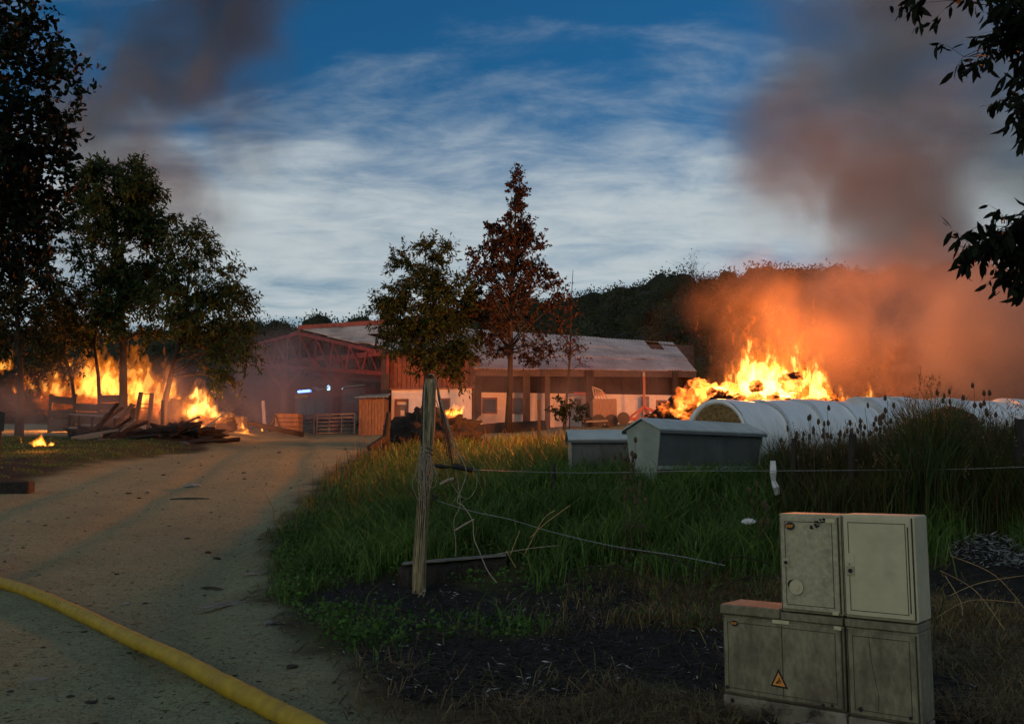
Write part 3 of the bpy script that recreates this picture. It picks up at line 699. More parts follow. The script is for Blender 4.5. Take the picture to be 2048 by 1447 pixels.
# ------------------------------------------------------------------ grass and ground cover
def scatter(n, y0, y1, pw, xfun):
    u = RNG.random(n); e = 1 - pw
    y = (y0 ** e + u * (y1 ** e - y0 ** e)) ** (1 / e)
    a, b = xfun(y); x = a + RNG.random(n) * (b - a)
    return x, y
def wide(y): return -0.62 * y - 1, 0.62 * y + 1
def field_mask(x, y):
    right = S(x - xr_edge(y), -0.15, 0.5); left = S(xl_edge(y) - x, -0.1, 0.6)
    return np.maximum(right, left) * (1 - S(y, 46, 50))
# green grass
x, y = scatter(330000, 6.5, 50, 1.5, wide)
rm_, cm, dmk = road_mask(x, y), CHAR(x, y), dry_mask(x, y)
clump = S(fbm(x * 1.3, y * 1.3, 4, 3), -0.5, 0.35)
lush = np.maximum(S(y + 0.9 * fbm(x * .7, y * .7, 21, 3), 9.9, 11.3), 0.04)
nolog = 1 - ((x > -1.5) & (x < 0.15) & (y > 9.9) & (y < 11.35))
keep = RNG.random(len(x)) < nolog * lush * field_mask(x, y) * (1 - cm) * (1 - 0.97 * dmk) * (0.25 + 0.75 * clump) * (1 - 0.97 * rm_)
x, y = x[keep], y[keep]
n = len(x)
edge = S(x - xr_edge(y), 0.0, 1.6)
h = (0.12 + 0.30 * clump[keep] * edge + 0.14 * RNG.random(n) * edge) * RNG.uniform(0.6, 1.3, n)
h *= np.where(x < xl_edge(y), 0.6, 1.0)
wd = 0.0065 * (1 + y / 9.0) * RNG.uniform(0.7, 1.3, n)
tn = tone_arr(n, (1, 1, 1), 0.4, 0.15); tn *= np.where(RNG.random(n) < 0.12, 1, 0)[:, None] * np.array([1.0, 0.5, 0.6]) + 1
o = link_mesh('grass', blades(x, y, h, wd, 0.55, tn, 'grass'), M['grass'])
tag(o, 'long green meadow grass growing beside the track', 'grass', kind='stuff')
# low broad-leaved ground cover along the edge of the grass
x, y = scatter(60000, 7.5, 16, 1.3, wide)
keep = RNG.random(len(x)) < S(x - xr_edge(y), 0, .4) * (1 - CHAR(x, y)) * (1 - 0.6 * dry_mask(x, y)) * (1 - S(x, 1.5, 3.5)) * 0.8
x, y = x[keep], y[keep]; n = len(x)
pos = np.stack([x, y, H(x, y) + RNG.uniform(0.01, 0.13, n)], 1)
me = leaf_cloud(pos, RNG.normal(size=(n, 3)) * np.array([1, 1, 0.35]) + np.array([0, 0, 0.2]), RNG.uniform(0.03, 0.075, n), RNG.uniform(0.02, 0.045, n), tone_arr(n, (0.8, 0.95, 0.8), 0.4), 'ground_cover')
tag(link_mesh('clover_patch', me, M['grass']), 'low leafy clover along the foot of the grass bank', 'ground cover', kind='stuff')
# dry grass, standing and lying
x, y = scatter(150000, 3.6, 18, 1.35, wide)
rm_ = road_mask(x, y)
keep = RNG.random(len(x)) < S(x - xr_edge(y), -0.3, 0.8) * (1 - 0.90 * CHAR(x, y)) * (0.10 + 0.9 * dry_mask(x, y)) * (1 - 0.9 * rm_) * (0.2 + 0.8 * S(fbm(x * 1.6, y * 1.6, 8, 3), -0.4, 0.3))
x, y = x[keep], y[keep]; n = len(x)
h = RNG.uniform(0.05, 0.26, n); wd = RNG.uniform(0.003, 0.007, n) * (1 + y / 12)
o = link_mesh('dry_grass', blades(x, y, h, wd, 1.5, tone_arr(n, (0.75, 0.75, 0.75), 0.55, 0.15), 'dry_grass'), M['dry_grass'])
tag(o, 'short dry trampled grass around the cabinets', 'dry grass', kind='stuff')
x, y = RNG.uniform(-.3, 5.2, 26000), RNG.uniform(7.6, 11.0, 26000)
keep = RNG.random(26000) < (1 - .9 * CHAR(x, y)) * S(1 - np.sqrt(((x - 2.3) / 2.7) ** 2 + ((y - 9.3) / 1.7) ** 2) + .4 * fbm(x * 1.2, y * 1.2, 41, 3), 0, .45) * .8
x, y = x[keep], y[keep]; n = len(x)
o = link_mesh('dry_thatch', blades(x, y, RNG.uniform(.08, .34, n), RNG.uniform(.004, .009, n), 1.1, tone_arr(n, (.95, .9, .8), .6, .15), 'dry_thatch'), M['dry_grass'])
tag(o, 'straw-brown dead thatch between the meadow and the scorched ground', 'dry grass', kind='stuff')
# burnt straw and flakes of ash on the blackened ground
x, y = scatter(60000, 3.8, 13, 1.3, wide)
keep = RNG.random(len(x)) < CHAR(x, y) * (1 - road_mask(x, y)) * 0.9
x, y = x[keep], y[keep]; n = len(x)
pos = np.stack([x, y, H(x, y) + RNG.uniform(0.0, 0.05, n)], 1)
me = leaf_cloud(pos, RNG.normal(size=(n, 3)) * np.array([1, 1, 0.45]), RNG.uniform(0.03, 0.13, n), RNG.uniform(0.004, 0.016, n), tone_arr(n, (1, 1, 1), 0.5), 'burnt_straw')
tag(link_mesh('burnt_straw', me, M['char_straw']), 'black burnt straw littering the scorched ground', 'burnt straw', kind='stuff')
cl = S(fbm(x * 2.2, y * 2.2, 6, 3), 0.05, 0.6)
k2 = RNG.random(n) < 0.30 * cl + 0.03
ps = pos[k2] + np.array([0, 0, 0.012]); k = len(ps)
me = leaf_cloud(ps, RNG.normal(size=(k, 3)) * np.array([1, 1, 0.3]), RNG.uniform(0.015, 0.075, k), RNG.uniform(0.004, 0.012, k), tone_arr(k, (0.9, 0.9, 0.9), 0.6, 0.05), 'ash_flakes')
tag(link_mesh('ash_flakes', me, M['ash_flake']), 'pale grey ash flakes scattered on the scorched ground', 'ash', kind='stuff')
# pale ash heap by the right-hand fence
x = RNG.uniform(4.9, 8.6, 7000); y = RNG.uniform(10.6, 12.6, 7000)
kk = RNG.random(7000) < S(1 - np.sqrt(((x - 6.8) / 1.9) ** 2 + ((y - 11.5) / 0.8) ** 2) + 0.3 * fbm(x * 2, y * 2, 1, 3), 0, 0.5)
x, y = x[kk], y[kk]; n = len(x)
me = leaf_cloud(np.stack([x, y, H(x, y) + RNG.uniform(0, 0.08, n)], 1), RNG.normal(size=(n, 3)) * np.array([1, 1, 0.4]), RNG.uniform(0.04, 0.14, n), RNG.uniform(0.006, 0.018, n), tone_arr(n, (0.75, 0.78, 0.8), 0.5, 0.04), 'pale_ash')
tag(link_mesh('pale_ash', me, M['ash_flake']), 'patch of pale straw ash below the right weeds', 'ash', kind='stuff')
# tall weeds on the bank behind the cabinets
x = RNG.uniform(3.0, 9.5, 60000); y = RNG.uniform(11.9, 15.6, 60000)
dens = S(x / y, 0.262, 0.31) * (0.35 + 0.65 * S(fbm(x * 1.1, y * 1.1, 2, 3), -0.35, 0.35))
keep = RNG.random(len(x)) < dens * 0.8
x, y = x[keep], y[keep]; n = len(x)
px_ = 1024 + 1900 * x / y
tall = 0.80 + 0.25 * fbm(x * 0.9, y * 0.9, 12, 2) + 0.80 * np.exp(-((px_ - 1855) / 62) ** 2) + 0.25 * S(px_, 1900, 2000)
h = np.clip(tall, 0.3, 1.75) * RNG.uniform(0.55, 1.12, n)
tn = tone_arr(n, (0.62, 0.50, 0.6), 0.5, 0.2); br = RNG.random(n) < (0.5 - 0.4 * np.exp(-((px_ - 1855) / 70) ** 2)); tn[br] *= np.array([1.45, 0.62, 0.9])
o = link_mesh('tall_weeds', blades(x, y, h, RNG.uniform(0.008, 0.018, n), 0.32, tn, 'tall_weeds'), M['grass'])
tag(o, 'tall tangled weeds and grass before the white bales', 'weeds', kind='stuff')
xs = RNG.uniform(3.2, 9.3, 9000); ys = RNG.uniform(12.2, 15.2, 9000); ks = RNG.random(9000) < S(xs / ys, .27, .32) * .5 * (0.3 + 0.7 * S(fbm(xs * 2, ys * 2, 31, 2), -.2, .4))
xs, ys = xs[ks], ys[ks]; n3 = len(xs)
o = link_mesh('dead_stalks', blades(xs, ys, RNG.uniform(.5, 1.25, n3), RNG.uniform(.005, .010, n3), .28, tone_arr(n3, (.62, .5, .42), .6), 'dead_stalks'), M['dry_grass'])
tag(o, 'brown dead stalks rising through the bank weeds', 'weeds', kind='stuff')
# seeding grass stalks: heads of little spikelets on the tallest stalks
sel = np.nonzero(h > 0.75)[0]; sel = RNG.choice(sel, min(520, len(sel)), replace=False)
P0, D0 = [], []
for i in sel:
    zt = float(H(x[i:i + 1], y[i:i + 1])[0]) + h[i]
    a = RNG.uniform(0, 6.28); d = np.array([math.cos(a) * 0.35, math.sin(a) * 0.35, 0.9])
    s = np.linspace(0, 0.17, 9)[:, None]
    P0.append(np.array([x[i], y[i], zt - 0.06]) + d * s + RNG.normal(size=(9, 3)) * 0.006); D0.append(d + RNG.normal(size=(9, 3)) * 0.45)
P0, D0 = np.concatenate(P0), np.concatenate(D0)
me = leaf_cloud(P0, D0, 0.045, 0.014, tone_arr(len(P0), (0.8, 0.75, 0.65), 0.4), 'grass_seed_heads')
tag(link_mesh('grass_seed_heads', me, M['dry_grass']), 'feathery seed heads topping the tall weeds', 'seed heads', kind='stuff')
x = RNG.uniform(-9, 12, 16000); y = RNG.uniform(15, 44, 16000)
keep = RNG.random(16000) < field_mask(x, y) * (x > xr_edge(y)) * S(fbm(x * .8, y * .8, 15, 2), -.1, .5) * (np.abs(x / y) < 0.6) * (1 - CHAR(x, y))
x, y = x[keep], y[keep]; n = len(x)
o = link_mesh('meadow_stalks', blades(x, y, RNG.uniform(0.4, 0.85, n), 0.010 * (1 + y / 30), 0.3, tone_arr(n, (0.7, 0.62, 0.5), 0.4), 'meadow_stalks'), M['dry_grass'])
tag(o, 'brown seeding stalks standing in the far meadow', 'grass', kind='stuff')

# ------------------------------------------------------------------ open hangar, long shed and their rooms
def corr_sheet(a, b, c, d, ribs=7, amp=0.03, th=0.012):
    "corrugated sheet over the quad a-b (eave) c-d (ridge; c above b, d above a)"
    a, b, c, d = map(Vector, (a, b, c, d)); nrm = (b - a).cross(d - a).normalized()
    if nrm.z < 0: nrm = -nrm
    pts, fs = [], []; n = ribs * 2
    for k in range(n + 1):
        f = k / n; off = nrm * (amp if k % 2 else -amp)
        for s in (nrm * th, -nrm * th): pts += [a.lerp(b, f) + off + s, d.lerp(c, f) + off + s]
    for k in range(n):
        i = k * 4; j = i + 4
        fs += [(i, j, j + 1, i + 1), (i + 2, i + 3, j + 3, j + 2), (i, i + 2, j + 2, j), (i + 1, j + 1, j + 3, i + 3)]
    fs += [(0, 1, 3, 2), (n * 4, n * 4 + 2, n * 4 + 3, n * 4 + 1)]
    return pts, fs
def bil(q, u, v): return q[0].lerp(q[1], u).lerp(q[3].lerp(q[2], u), v)
def roof_plane(root, q, cols, rows, material, missing=(), lift=0.0):
    for j in range(rows):
        for i in range(cols):
            if (i, j) in missing: continue
            u0, u1, v0, v1 = i / cols, (i + 1) / cols + 0.004, max(j / rows - 0.02, 0), (j + 1) / rows
            dz = Vector((0, 0, 0.03 * j + random.uniform(-0.025, 0.025) + lift))
            m = MB(); m.poly(*corr_sheet(bil(q, u0, v0) + dz, bil(q, u1, v0) + dz, bil(q, u1, v1) + dz, bil(q, u0, v1) + dz, 5))
            m.build('roof_sheet', material, root)
def localise(root):
    "children were built in world coordinates; keep them there under a root at its base"
    for o in COL.objects:
        if o.parent is root: o.data.transform(Matrix.Translation(-root.location)) if o.data and o.data.users == 1 else None
def truss(root, aL, apex, aR, depth, panels=10):
    "triangular lattice truss: chords are the part, each web bar a sub-part"
    m = MB(); aL, apex, aR = Vector(aL), Vector(apex), Vector(aR)
    dn = Vector((0, 0, -depth))
    m.bar(aL, apex, 0.16, 0.22); m.bar(apex, aR, 0.16, 0.22); m.bar(aL + dn, aR + dn, 0.16, 0.24)
    m.bar(aL, aL + dn, 0.16); m.bar(aR, aR + dn, 0.16)
    t = m.build('truss', M['steel_red'], root)
    def top(f): return aL.lerp(apex, f * 2) if f < 0.5 else apex.lerp(aR, f * 2 - 1)
    for k in range(panels):
        f0, f1 = k / panels, (k + 1) / panels
        b = (aL + dn).lerp(aR + dn, (f0 + f1) / 2)
        for f in (f0, f1):
            w_ = MB(); w_.bar(b, top(f), 0.09); s = w_.build('web_bar', M['steel_red'], root); s.parent = t
    return t
hang = empty('open_hangar', G(690, 60))
tag(hang, 'open red steel hangar with lattice trusses and sagging sheet roof', 'hangar')
pk, eR, eL = P(600, 659, 64), P(776, 700, 56), P(484, 696, 68)
r2, e2 = P(872, 642, 60.5), P(950, 712, 54.8)
quadA = [eR, e2, r2, pk]
roof_plane(hang, quadA, 9, 3, M['roof'], missing={(0, 0), (3, 1)})
bk1 = Vector((eL.x - 1, eL.y + 3, eL.z)); bk2 = Vector((r2.x + 2, r2.y + 9, r2.z - 3.2))
roof_plane(hang, [bk1, bk2, r2, pk], 6, 2, M['roof'])
MB().bar(pk + Vector((0, 0, 0.12)), r2 + Vector((0, 0, 0.12)), 0.55, 0.28).build('ridge_cap', M['ridge'], hang)
for k in range(4):
    f = k / 3.2; sh = (r2 - pk) * (f * 0.75); sh2 = (e2 - eR) * (f * 0.75)
    aL = eL + Vector((1.6 * k, 4.0 * k, 0)) * 1.0
    truss(hang, aL, pk + sh + Vector((0, 0, -0.25)), eR + sh2 + Vector((0, 0, -0.25)) if k == 0 else eR + sh2 + Vector((0, 4.5 * k * 0.4, -0.35)), 1.15 - 0.06 * k, 10)
for px, Y, top, wd in ((567, 66.5, 722, 0.42), (672, 61, 716, 0.40), (770, 56.2, 700, 0.5)):
    b = G(px, Y); t = P(px, top, Y)
    m = MB(); m.box(b.x - wd / 2, b.x + wd / 2, b.y - wd / 2, b.y + wd / 2, b.z - 0.2, t.z)
    p = m.build('post', M['steel_red'] if px < 700 else M['steel_dark'], hang)
    if px < 700:
        for s in (-1, 1):
            m = MB(); m.bar(Vector((b.x, b.y, t.z - 2.1)), Vector((b.x + s * 1.75, b.y - s * 0.4, t.z + 0.02)), 0.22, 0.30); k = m.build('knee_brace', M['steel_red'], hang); k.parent = p
for a, b in (((567, 724, 66.5), (672, 714, 61)), ((672, 718, 61), (770, 704, 56.2))):
    MB().bar(P(*a), P(*b), 0.2, 0.34).build('eave_beam', M['steel_red'], hang)
# burnt purlins hanging under the roof
for k in range(5):
    v = 0.12 + 0.18 * k
    MB().bar(bil(quadA, 0.0, v) - Vector((0, 0, 0.16)), bil(quadA, 1.0, v) - Vector((0, 0, 0.16)), 0.10, 0.14).build('purlin', M['steel_dark'], hang)
# boarded wall above the white room: every board on its own
b0, b1 = G(776, 56.2), G(948, 54.6)
for k in range(19):
    f0, f1 = k / 19, (k + 1) / 19 - 0.006
    q0, q1 = Vector(b0).lerp(b1, f0), Vector(b0).lerp(b1, f1)
    zt0, zt1 = P(776 + 172 * f0, 702 + 10 * f0, q0.y).z, P(776 + 172 * f1, 702 + 10 * f1, q1.y).z
    zb = P(800, 781, 55.4).z - 0.25 + random.uniform(-0.08, 0.05)
    d = Vector((0, 0.03 + random.uniform(0, 0.035), 0))
    m = MB(); m.hexa([(q0.x, q0.y + d.y, zb), (q1.x, q1.y + d.y, zb), (q1.x, q1.y + d.y + 0.03, zb), (q0.x, q0.y + d.y + 0.03, zb), (q0.x, q0.y + d.y, zt0), (q1.x, q1.y + d.y, zt1), (q1.x, q1.y + d.y + 0.03, zt1), (q0.x, q0.y + d.y + 0.03, zt0)])
    m.build('wall_board', M['red_board'], hang)
m = MB(); m.bar(G(952, 54.2), P(953, 715, 54.2), 0.36); m.build('timber_post', M['plank'], hang)

# white rendered room under the boards
wr = empty('white_room', G(862, 54.2))
tag(wr, 'low white rendered room with a grey door under the boarded wall', 'building')
wl, wr_ = G(782, 54.6), G(943, 53.6)
ztop = P(860, 778, 54).z
def wall_seg(root, a, b, z0, z1, th, name, material):
    m = MB(); dY = Vector((0, th, 0))
    m.hexa([(a.x, a.y, z0), (b.x, b.y, z0), (b.x, b.y + th, z0), (a.x, a.y + th, z0), (a.x, a.y, z1), (b.x, b.y, z1), (b.x, b.y + th, z1), (a.x, a.y + th, z1)])
    return m.build(name, material, root)
def on(a, b, f): return Vector(a).lerp(b, f)
zg = min(wl.z, wr_.z) - 0.3
fd0, fd1, fw0, fw1 = (789 - 782) / 161, (817 - 782) / 161, (879 - 782) / 161, (901 - 782) / 161
zd = P(800, 797, 54.4).z; zw0, zw1 = P(890, 822, 54).z, P(890, 796, 54).z
for f0, f1, a, b in ((0, fd0, zg, ztop), (fd0, fd1, zd, ztop), (fd1, fw0, zg, ztop), (fw0, fw1, zg, zw0), (fw0, fw1, zw1, ztop), (fw1, 1, zg, ztop)):
    wall_seg(wr, on(wl, wr_, f0), on(wl, wr_, f1), a, b, 0.2, 'wall', M['render'])
MB().hexa([Vector(p) for p in ((wl.x - .1, wl.y - .15, ztop + 0.003), (wr_.x + .1, wr_.y - .15, ztop + 0.003), (wr_.x + .1, wr_.y + .9, ztop + 0.003), (wl.x - .1, wl.y + .9, ztop + 0.003), (wl.x - .1, wl.y - .15, ztop + .09), (wr_.x + .1, wr_.y - .15, ztop + .09), (wr_.x + .1, wr_.y + .9, ztop + .09), (wl.x - .1, wl.y + .9, ztop + .09))]).build('roof_slab', M['frame'], wr)
# door with frame, notice and handle
a, b = on(wl, wr_, fd0), on(wl, wr_, fd1); wdt = b.x - a.x
m = MB(); y_ = a.y - 0.03
m.box(a.x, a.x + .13, y_, y_ + .2, zg, zd); m.box(b.x - .13, b.x, y_, y_ + .2, zg, zd); m.box(a.x + .13, b.x - .13, y_, y_ + .2, zd - .15, zd)
m.build('door_frame', M['frame'], wr)
dr = MB().box(a.x + .13, b.x - .13, y_ + .12, y_ + .17, zg, zd - .32).build('door', M['door'], wr)
MB().box(a.x + .13, b.x - .13, y_ + .10, y_ + .15, zd - .32, zd - .15).build('transom_light', M['paper'], wr)
n_ = MB().box(a.x + .32, a.x + .54, y_ + .108, y_ + .118, zd - .95, zd - .65).build('notice', M['paper'], wr); n_.parent = dr
h_ = MB().box(b.x - .24, b.x - .18, y_ + .06, y_ + .118, zd - 1.35, zd - 1.2).build('handle', M['chrome'], wr); h_.parent = dr
def window(root, a, b, z0, z1):
    m = MB(); y = a.y - 0.02; t = 0.09
    m.box(a.x, a.x + t, y, y + .14, z0, z1); m.box(b.x - t, b.x, y, y + .14, z0, z1); m.box(a.x + t, b.x - t, y, y + .14, z0, z0 + t); m.box(a.x + t, b.x - t, y, y + .14, z1 - t, z1)
    w_ = m.build('window', M['frame'], root)
    p = MB().box(a.x + t, b.x - t, y + .07, y + .09, z0 + t, z1 - t).build('pane', M['glass'], root); p.parent = w_
window(wr, on(wl, wr_, fw0), on(wl, wr_, fw1), zw0, zw1)

# long shed
shed = empty('long_shed', G(1180, 58))
tag(shed, 'long low cattle shed with corrugated roof and open dark front', 'barn')
qB = [P(950, 737, 53.6), P(1392, 741, 56.5), P(1345, 686, 70.5), P(872, 655, 63.5)]
roof_plane(shed, qB, 15, 3, M['roof'], missing={(13, 2)})
bkB = [P(850, 700, 78), P(1380, 712, 84)]
roof_plane(shed, [bkB[0], bkB[1], qB[2], qB[3]], 6, 1, M['roof'])
m = MB(); m.bar(qB[0] - Vector((0, -.1, .22)), qB[1] - Vector((0, -.1, .22)), 0.10, 0.36); m.build('eave_board', M['steel_dark'], shed)
wb0, wb1 = G(948, 66), G(1390, 68)
wall_seg(shed, wb0, wb1, wb0.z - .3, P(1100, 690, 68).z, 0.2, 'back_wall', M['steel_dark'])
wall_seg(shed, G(1383, 57), G(1384, 57.2), G(1384, 57).z - .3, P(1384, 740, 57).z, 9, 'end_wall', M['plank'])
# dark upper lining between the white low wall and the eave: wide boards set back
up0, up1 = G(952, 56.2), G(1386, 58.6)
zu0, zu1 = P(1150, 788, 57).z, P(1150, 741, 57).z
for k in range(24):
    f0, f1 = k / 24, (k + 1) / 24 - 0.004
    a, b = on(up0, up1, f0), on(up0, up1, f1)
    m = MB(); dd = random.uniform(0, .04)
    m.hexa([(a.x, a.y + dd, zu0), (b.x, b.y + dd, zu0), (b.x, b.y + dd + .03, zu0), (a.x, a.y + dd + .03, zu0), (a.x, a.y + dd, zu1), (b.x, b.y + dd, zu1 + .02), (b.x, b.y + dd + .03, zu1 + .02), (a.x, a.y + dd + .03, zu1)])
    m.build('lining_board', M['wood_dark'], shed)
lw0, lw1 = G(953, 55.4), G(1380, 57.8)
def fB(px): return (px - 953) / (1380 - 953)
zl1, zlg = P(1150, 787, 56.5).z, min(lw0.z, lw1.z) - 0.4
wins = [(963, 993), (1021, 1045), (1147, 1162), (1310, 1332)]
zs0, zs1 = P(1000, 827, 55.6).z, P(1000, 795, 55.6).z
edges = [953]
for a_, b_ in wins: edges += [a_, b_]
edges.append(1380)
for i in range(0, len(edges) - 1):
    a, b = on(lw0, lw1, fB(edges[i])), on(lw0, lw1, fB(edges[i + 1]))
    if i % 2 == 0: wall_seg(shed, a, b, zlg, zl1, 0.18, 'low_wall', M['render'])
    else:
        wall_seg(shed, a, b, zlg, zs0, 0.18, 'low_wall', M['render']); wall_seg(shed, a, b, zs1, zl1, 0.18, 'low_wall', M['render'])
        window(shed, a, b, zs0, zs1)
# dark doorway boards and posts in front
for px, wd, Y, mt, top in ((1053, .42, 54.6, 'steel_dark', 742), (1095, .3, 54.8, 'steel_dark', 742), (1180, .45, 54.9, 'wood_dark', 742), (1289, .14, 55.3, 'galv', 744), (1352, .3, 56, 'wood_dark', 744), (957, .3, 53.9, 'wood_dark', 740)):
    b = G(px, Y); MB().box(b.x - wd / 2, b.x + wd / 2, b.y - wd / 2, b.y + wd / 2, b.z - .2, P(px, top, Y).z).build('post', M[mt], shed)
a, b = G(1282, 55.9), G(1299, 56.0); wall_seg(shed, a, b, a.z - .2, P(1290, 792, 56).z, .06, 'shed_door', M['door'])
a, b = G(1163, 54.7), G(1187, 54.8); wall_seg(shed, a, b, a.z - .2, P(1170, 792, 55).z, .06, 'shed_door', M['door'])
MB().bar(P(1148, 787, 54.7), P(1210, 787, 55), .12, .16).build('lintel_bar', M['ridge'], shed)

# small plank hut beside the corner post
hut = empty('plank_hut', G(745, 53))
tag(hut, 'small plank hut with pale green sheet roof beside the white room', 'hut')
h0, h1 = G(717, 53), G(768, 52.6); zt_ = P(740, 797, 52.8).z
for k in range(8):
    a, b = on(h0, h1, k / 8), on(h0, h1, (k + 1) / 8 - .01)
    wall_seg(hut, a + Vector((0, random.uniform(0, .03), 0)), b, a.z - .3, zt_ + random.uniform(-.03, 0), .03, 'plank', M['plank'])
wall_seg(hut, h0 + Vector((0, .1, 0)), h0 + Vector((.05, .1, 0)), h0.z - .3, zt_, 1.6, 'side_wall', M['plank'])
wall_seg(hut, h1 + Vector((-.05, .1, 0)), h1 + Vector((0, .1, 0)), h1.z - .3, zt_, 1.6, 'side_wall', M['plank'])
m = MB(); m.poly(*corr_sheet((h0.x - .2, h0.y - .35, zt_ + .06), (h1.x + .2, h1.y - .35, zt_ + .06), (h1.x + .1, h1.y + 1.9, zt_ + .42), (h0.x + .15, h0.y + 1.9, zt_ + .36), 9, .025)); m.build('roof_sheet', M['roof_green'], hut)

# metal yard gate and a second hurdle
def yard_gate(px0, px1, Y0, Y1, ytop, label):
    a, b = G(px0, Y0), G(px1, Y1); zt = P((px0 + px1) / 2, ytop, (Y0 + Y1) / 2).z; zb = min(a.z, b.z) + .12
    g_ = empty('yard_gate', (a + b) / 2); tag(g_, label, 'gate')
    for p in (a, b): MB().bar((p.x, p.y, p.z - .1), (p.x, p.y, zt + .05), .09).build('upright', M['galv'], g_)
    for k in range(6):
        z = zb + (zt - zb) * k / 5
        MB().bar((a.x + .05, a.y, z), (b.x - .05, b.y, z), .055).build('rail', M['galv'], g_)
    for f in (.33, .66):
        p = on(a, b, f); MB().bar((p.x, p.y - .03, zb), (p.x, p.y - .03, zt), .045).build('strut', M['galv'], g_)
yard_gate(634, 709, 55, 53.6, 828, 'grey tubular cattle gate left of the plank hut')
yard_gate(556, 628, 57.5, 55.6, 832, 'dim tubular cattle gate under the fire engine')

# ------------------------------------------------------------------ fire engine
fe = empty('fire_engine', G(640, 73))
a, b = G(588, 75.5), G(706, 70.5)
zb = P(640, 851, 73).z; zt = P(640, 776, 73).z
ang = math.atan2(b.y - a.y, b.x - a.x); Ln = (Vector(b) - Vector(a)).length + 1.6
fe.location = (a.x, a.y, zb); fe.rotation_euler = (0, 0, ang)
tag(fe, 'dark red fire engine with blue beacons parked behind the hangar', 'fire engine')
ht = zt - zb; Wd = 2.4; cb = Ln * 0.66
MB().box(0, cb, 0, Wd, .55, ht - .18, .05).build('body', M['truck_red'], fe)
MB().hexa([(cb + .06, .02, .5), (Ln, .02, .5), (Ln, Wd - .02, .5), (cb + .06, Wd - .02, .5), (cb + .06, .02, ht - .2), (Ln - .35, .02, ht - .2), (Ln - .35, Wd - .02, ht - .2), (cb + .06, Wd - .02, ht - .2)]).build('cab', M['truck_red'], fe)
MB().box(cb + .5, Ln - .75, -.012, .01, ht * .55, ht - .42).build('cab_window', M['glass'], fe)
for k in range(3): MB().box(.35 + k * 1.25, 1.45 + k * 1.25, -.02, .0, .95, ht - .75).build('shutter', M['truck_grey'], fe)
for k in range(6):
    MB().hexa([(-.02, .1 + k * .4, ht - .95), (.0, .1 + k * .4, ht - .95), (.0, .3 + k * .4, ht - .95), (-.02, .3 + k * .4, ht - .95), (-.02, .3 + k * .36, ht - .35), (.0, .3 + k * .36, ht - .35), (.0, .5 + k * .36, ht - .35), (-.02, .5 + k * .36, ht - .35)]).build('chevron', M['hiviz'] if k % 2 else M['orange'], fe)
for k in range(7):
    MB().hexa([(.1 + k * .26, -.045, ht - .62), (.22 + k * .26, -.045, ht - .62), (.22 + k * .26, -.022, ht - .62), (.1 + k * .26, -.022, ht - .62), (-.0 + k * .26 + .02, -.045, ht - .36), (.12 + k * .26 + .02, -.045, ht - .36), (.12 + k * .26 + .02, -.022, ht - .36), (.02 + k * .26, -.022, ht - .36)]).build('stripe', M['hiviz'], fe)
MB().box(-.06, .0, .35, .85, .95, 1.45).build('hose_reel_cover', M['hiviz'], fe)
MB().box(-.05, .0, .3, .8, 1.5, 1.58).build('rear_lamp', M['lamp_white'], fe)
for x_ in (1.1, Ln - 1.3):
    for y_ in (-.02, Wd - .26):
        t_ = MB().tube([(x_, y_, .5), (x_, y_ + .28, .5)], .5, 16).build('wheel', M['black'], fe)
        r_ = MB().tube([(x_, y_ - .02, .5), (x_, y_ + .02, .5)], .26, 12).build('rim', M['galv'], fe); r_.parent = t_
for x0 in (cb * .40, cb * .74):
    MB().tube([(x0 + .5 * math.cos(t), .15, ht - .18 + .34 * math.sin(t)) for t in np.linspace(math.pi, 0, 9)], .04, 6).build('roof_hoop', M['chrome'], fe)
MB().bar((cb * .40, .12, ht - .02), (Ln - .5, .12, ht - .02), .05).build('roof_rail', M['chrome'], fe)
MB().box(.25, 1.7, .05, .4, ht - .16, ht + .02, .03).build('light_bar', M['beacon'], fe)
for x_, mm in ((cb * .62, 'beacon2'), (cb * .88, 'beacon2')):
    MB().tube([(x_, .5, ht - .1), (x_, .5, ht + .16), (x_, .5, ht + .25)], [.12, .12, .05], 8).build('beacon', M[mm], fe)

# ------------------------------------------------------------------ machines and lumber in front of the shed
tr = empty('farm_trailer', G(1205, 51))
a, b = G(1186, 51), G(1234, 51); tr.location = (0, 0, 0)
z0, z1 = P(1200, 838, 51).z, P(1200, 797, 51).z
tr.location = ((a.x + b.x) / 2, 51.8, a.z)
def rel(o): o.data.transform(Matrix.Translation(-Vector(tr.location))); return o
rel(MB().box(a.x, b.x, 51, 53, z0, z1, .03).build('box', M['plank'], tr))
for x_ in (a.x + .3, b.x - .3): rel(MB().tube([(x_, 50.9, a.z + .35), (x_, 51.1, a.z + .35)], .36, 14).build('wheel', M['black'], tr))
rk = P(1192, 800, 51); rt = P(1185, 772, 51); rt2 = P(1203, 779, 51)
for k in range(5):
    f = k / 4; rel(MB().bar(Vector((rk.x + .75 * f, 51.2, rk.z - .1)), rt.lerp(rt2, f) + Vector((0, .2, 0)), .045).build('rack_bar', M['galv'], tr))
for f in (0.35, .95): rel(MB().bar(Vector((rk.x, 51.2, rk.z)).lerp(rt, f), Vector((rk.x + .75, 51.2, rk.z)).lerp(rt2, f), .045).build('rack_bar', M['galv'], tr))
rel(MB().bar(G(1165, 51.2) + Vector((0, 0, .45)), (a.x, 51.6, z0 + .1), .1).build('drawbar', M['steel_dark'], tr))
tag(tr, 'wooden box trailer with tilted metal rack against the white wall', 'trailer')

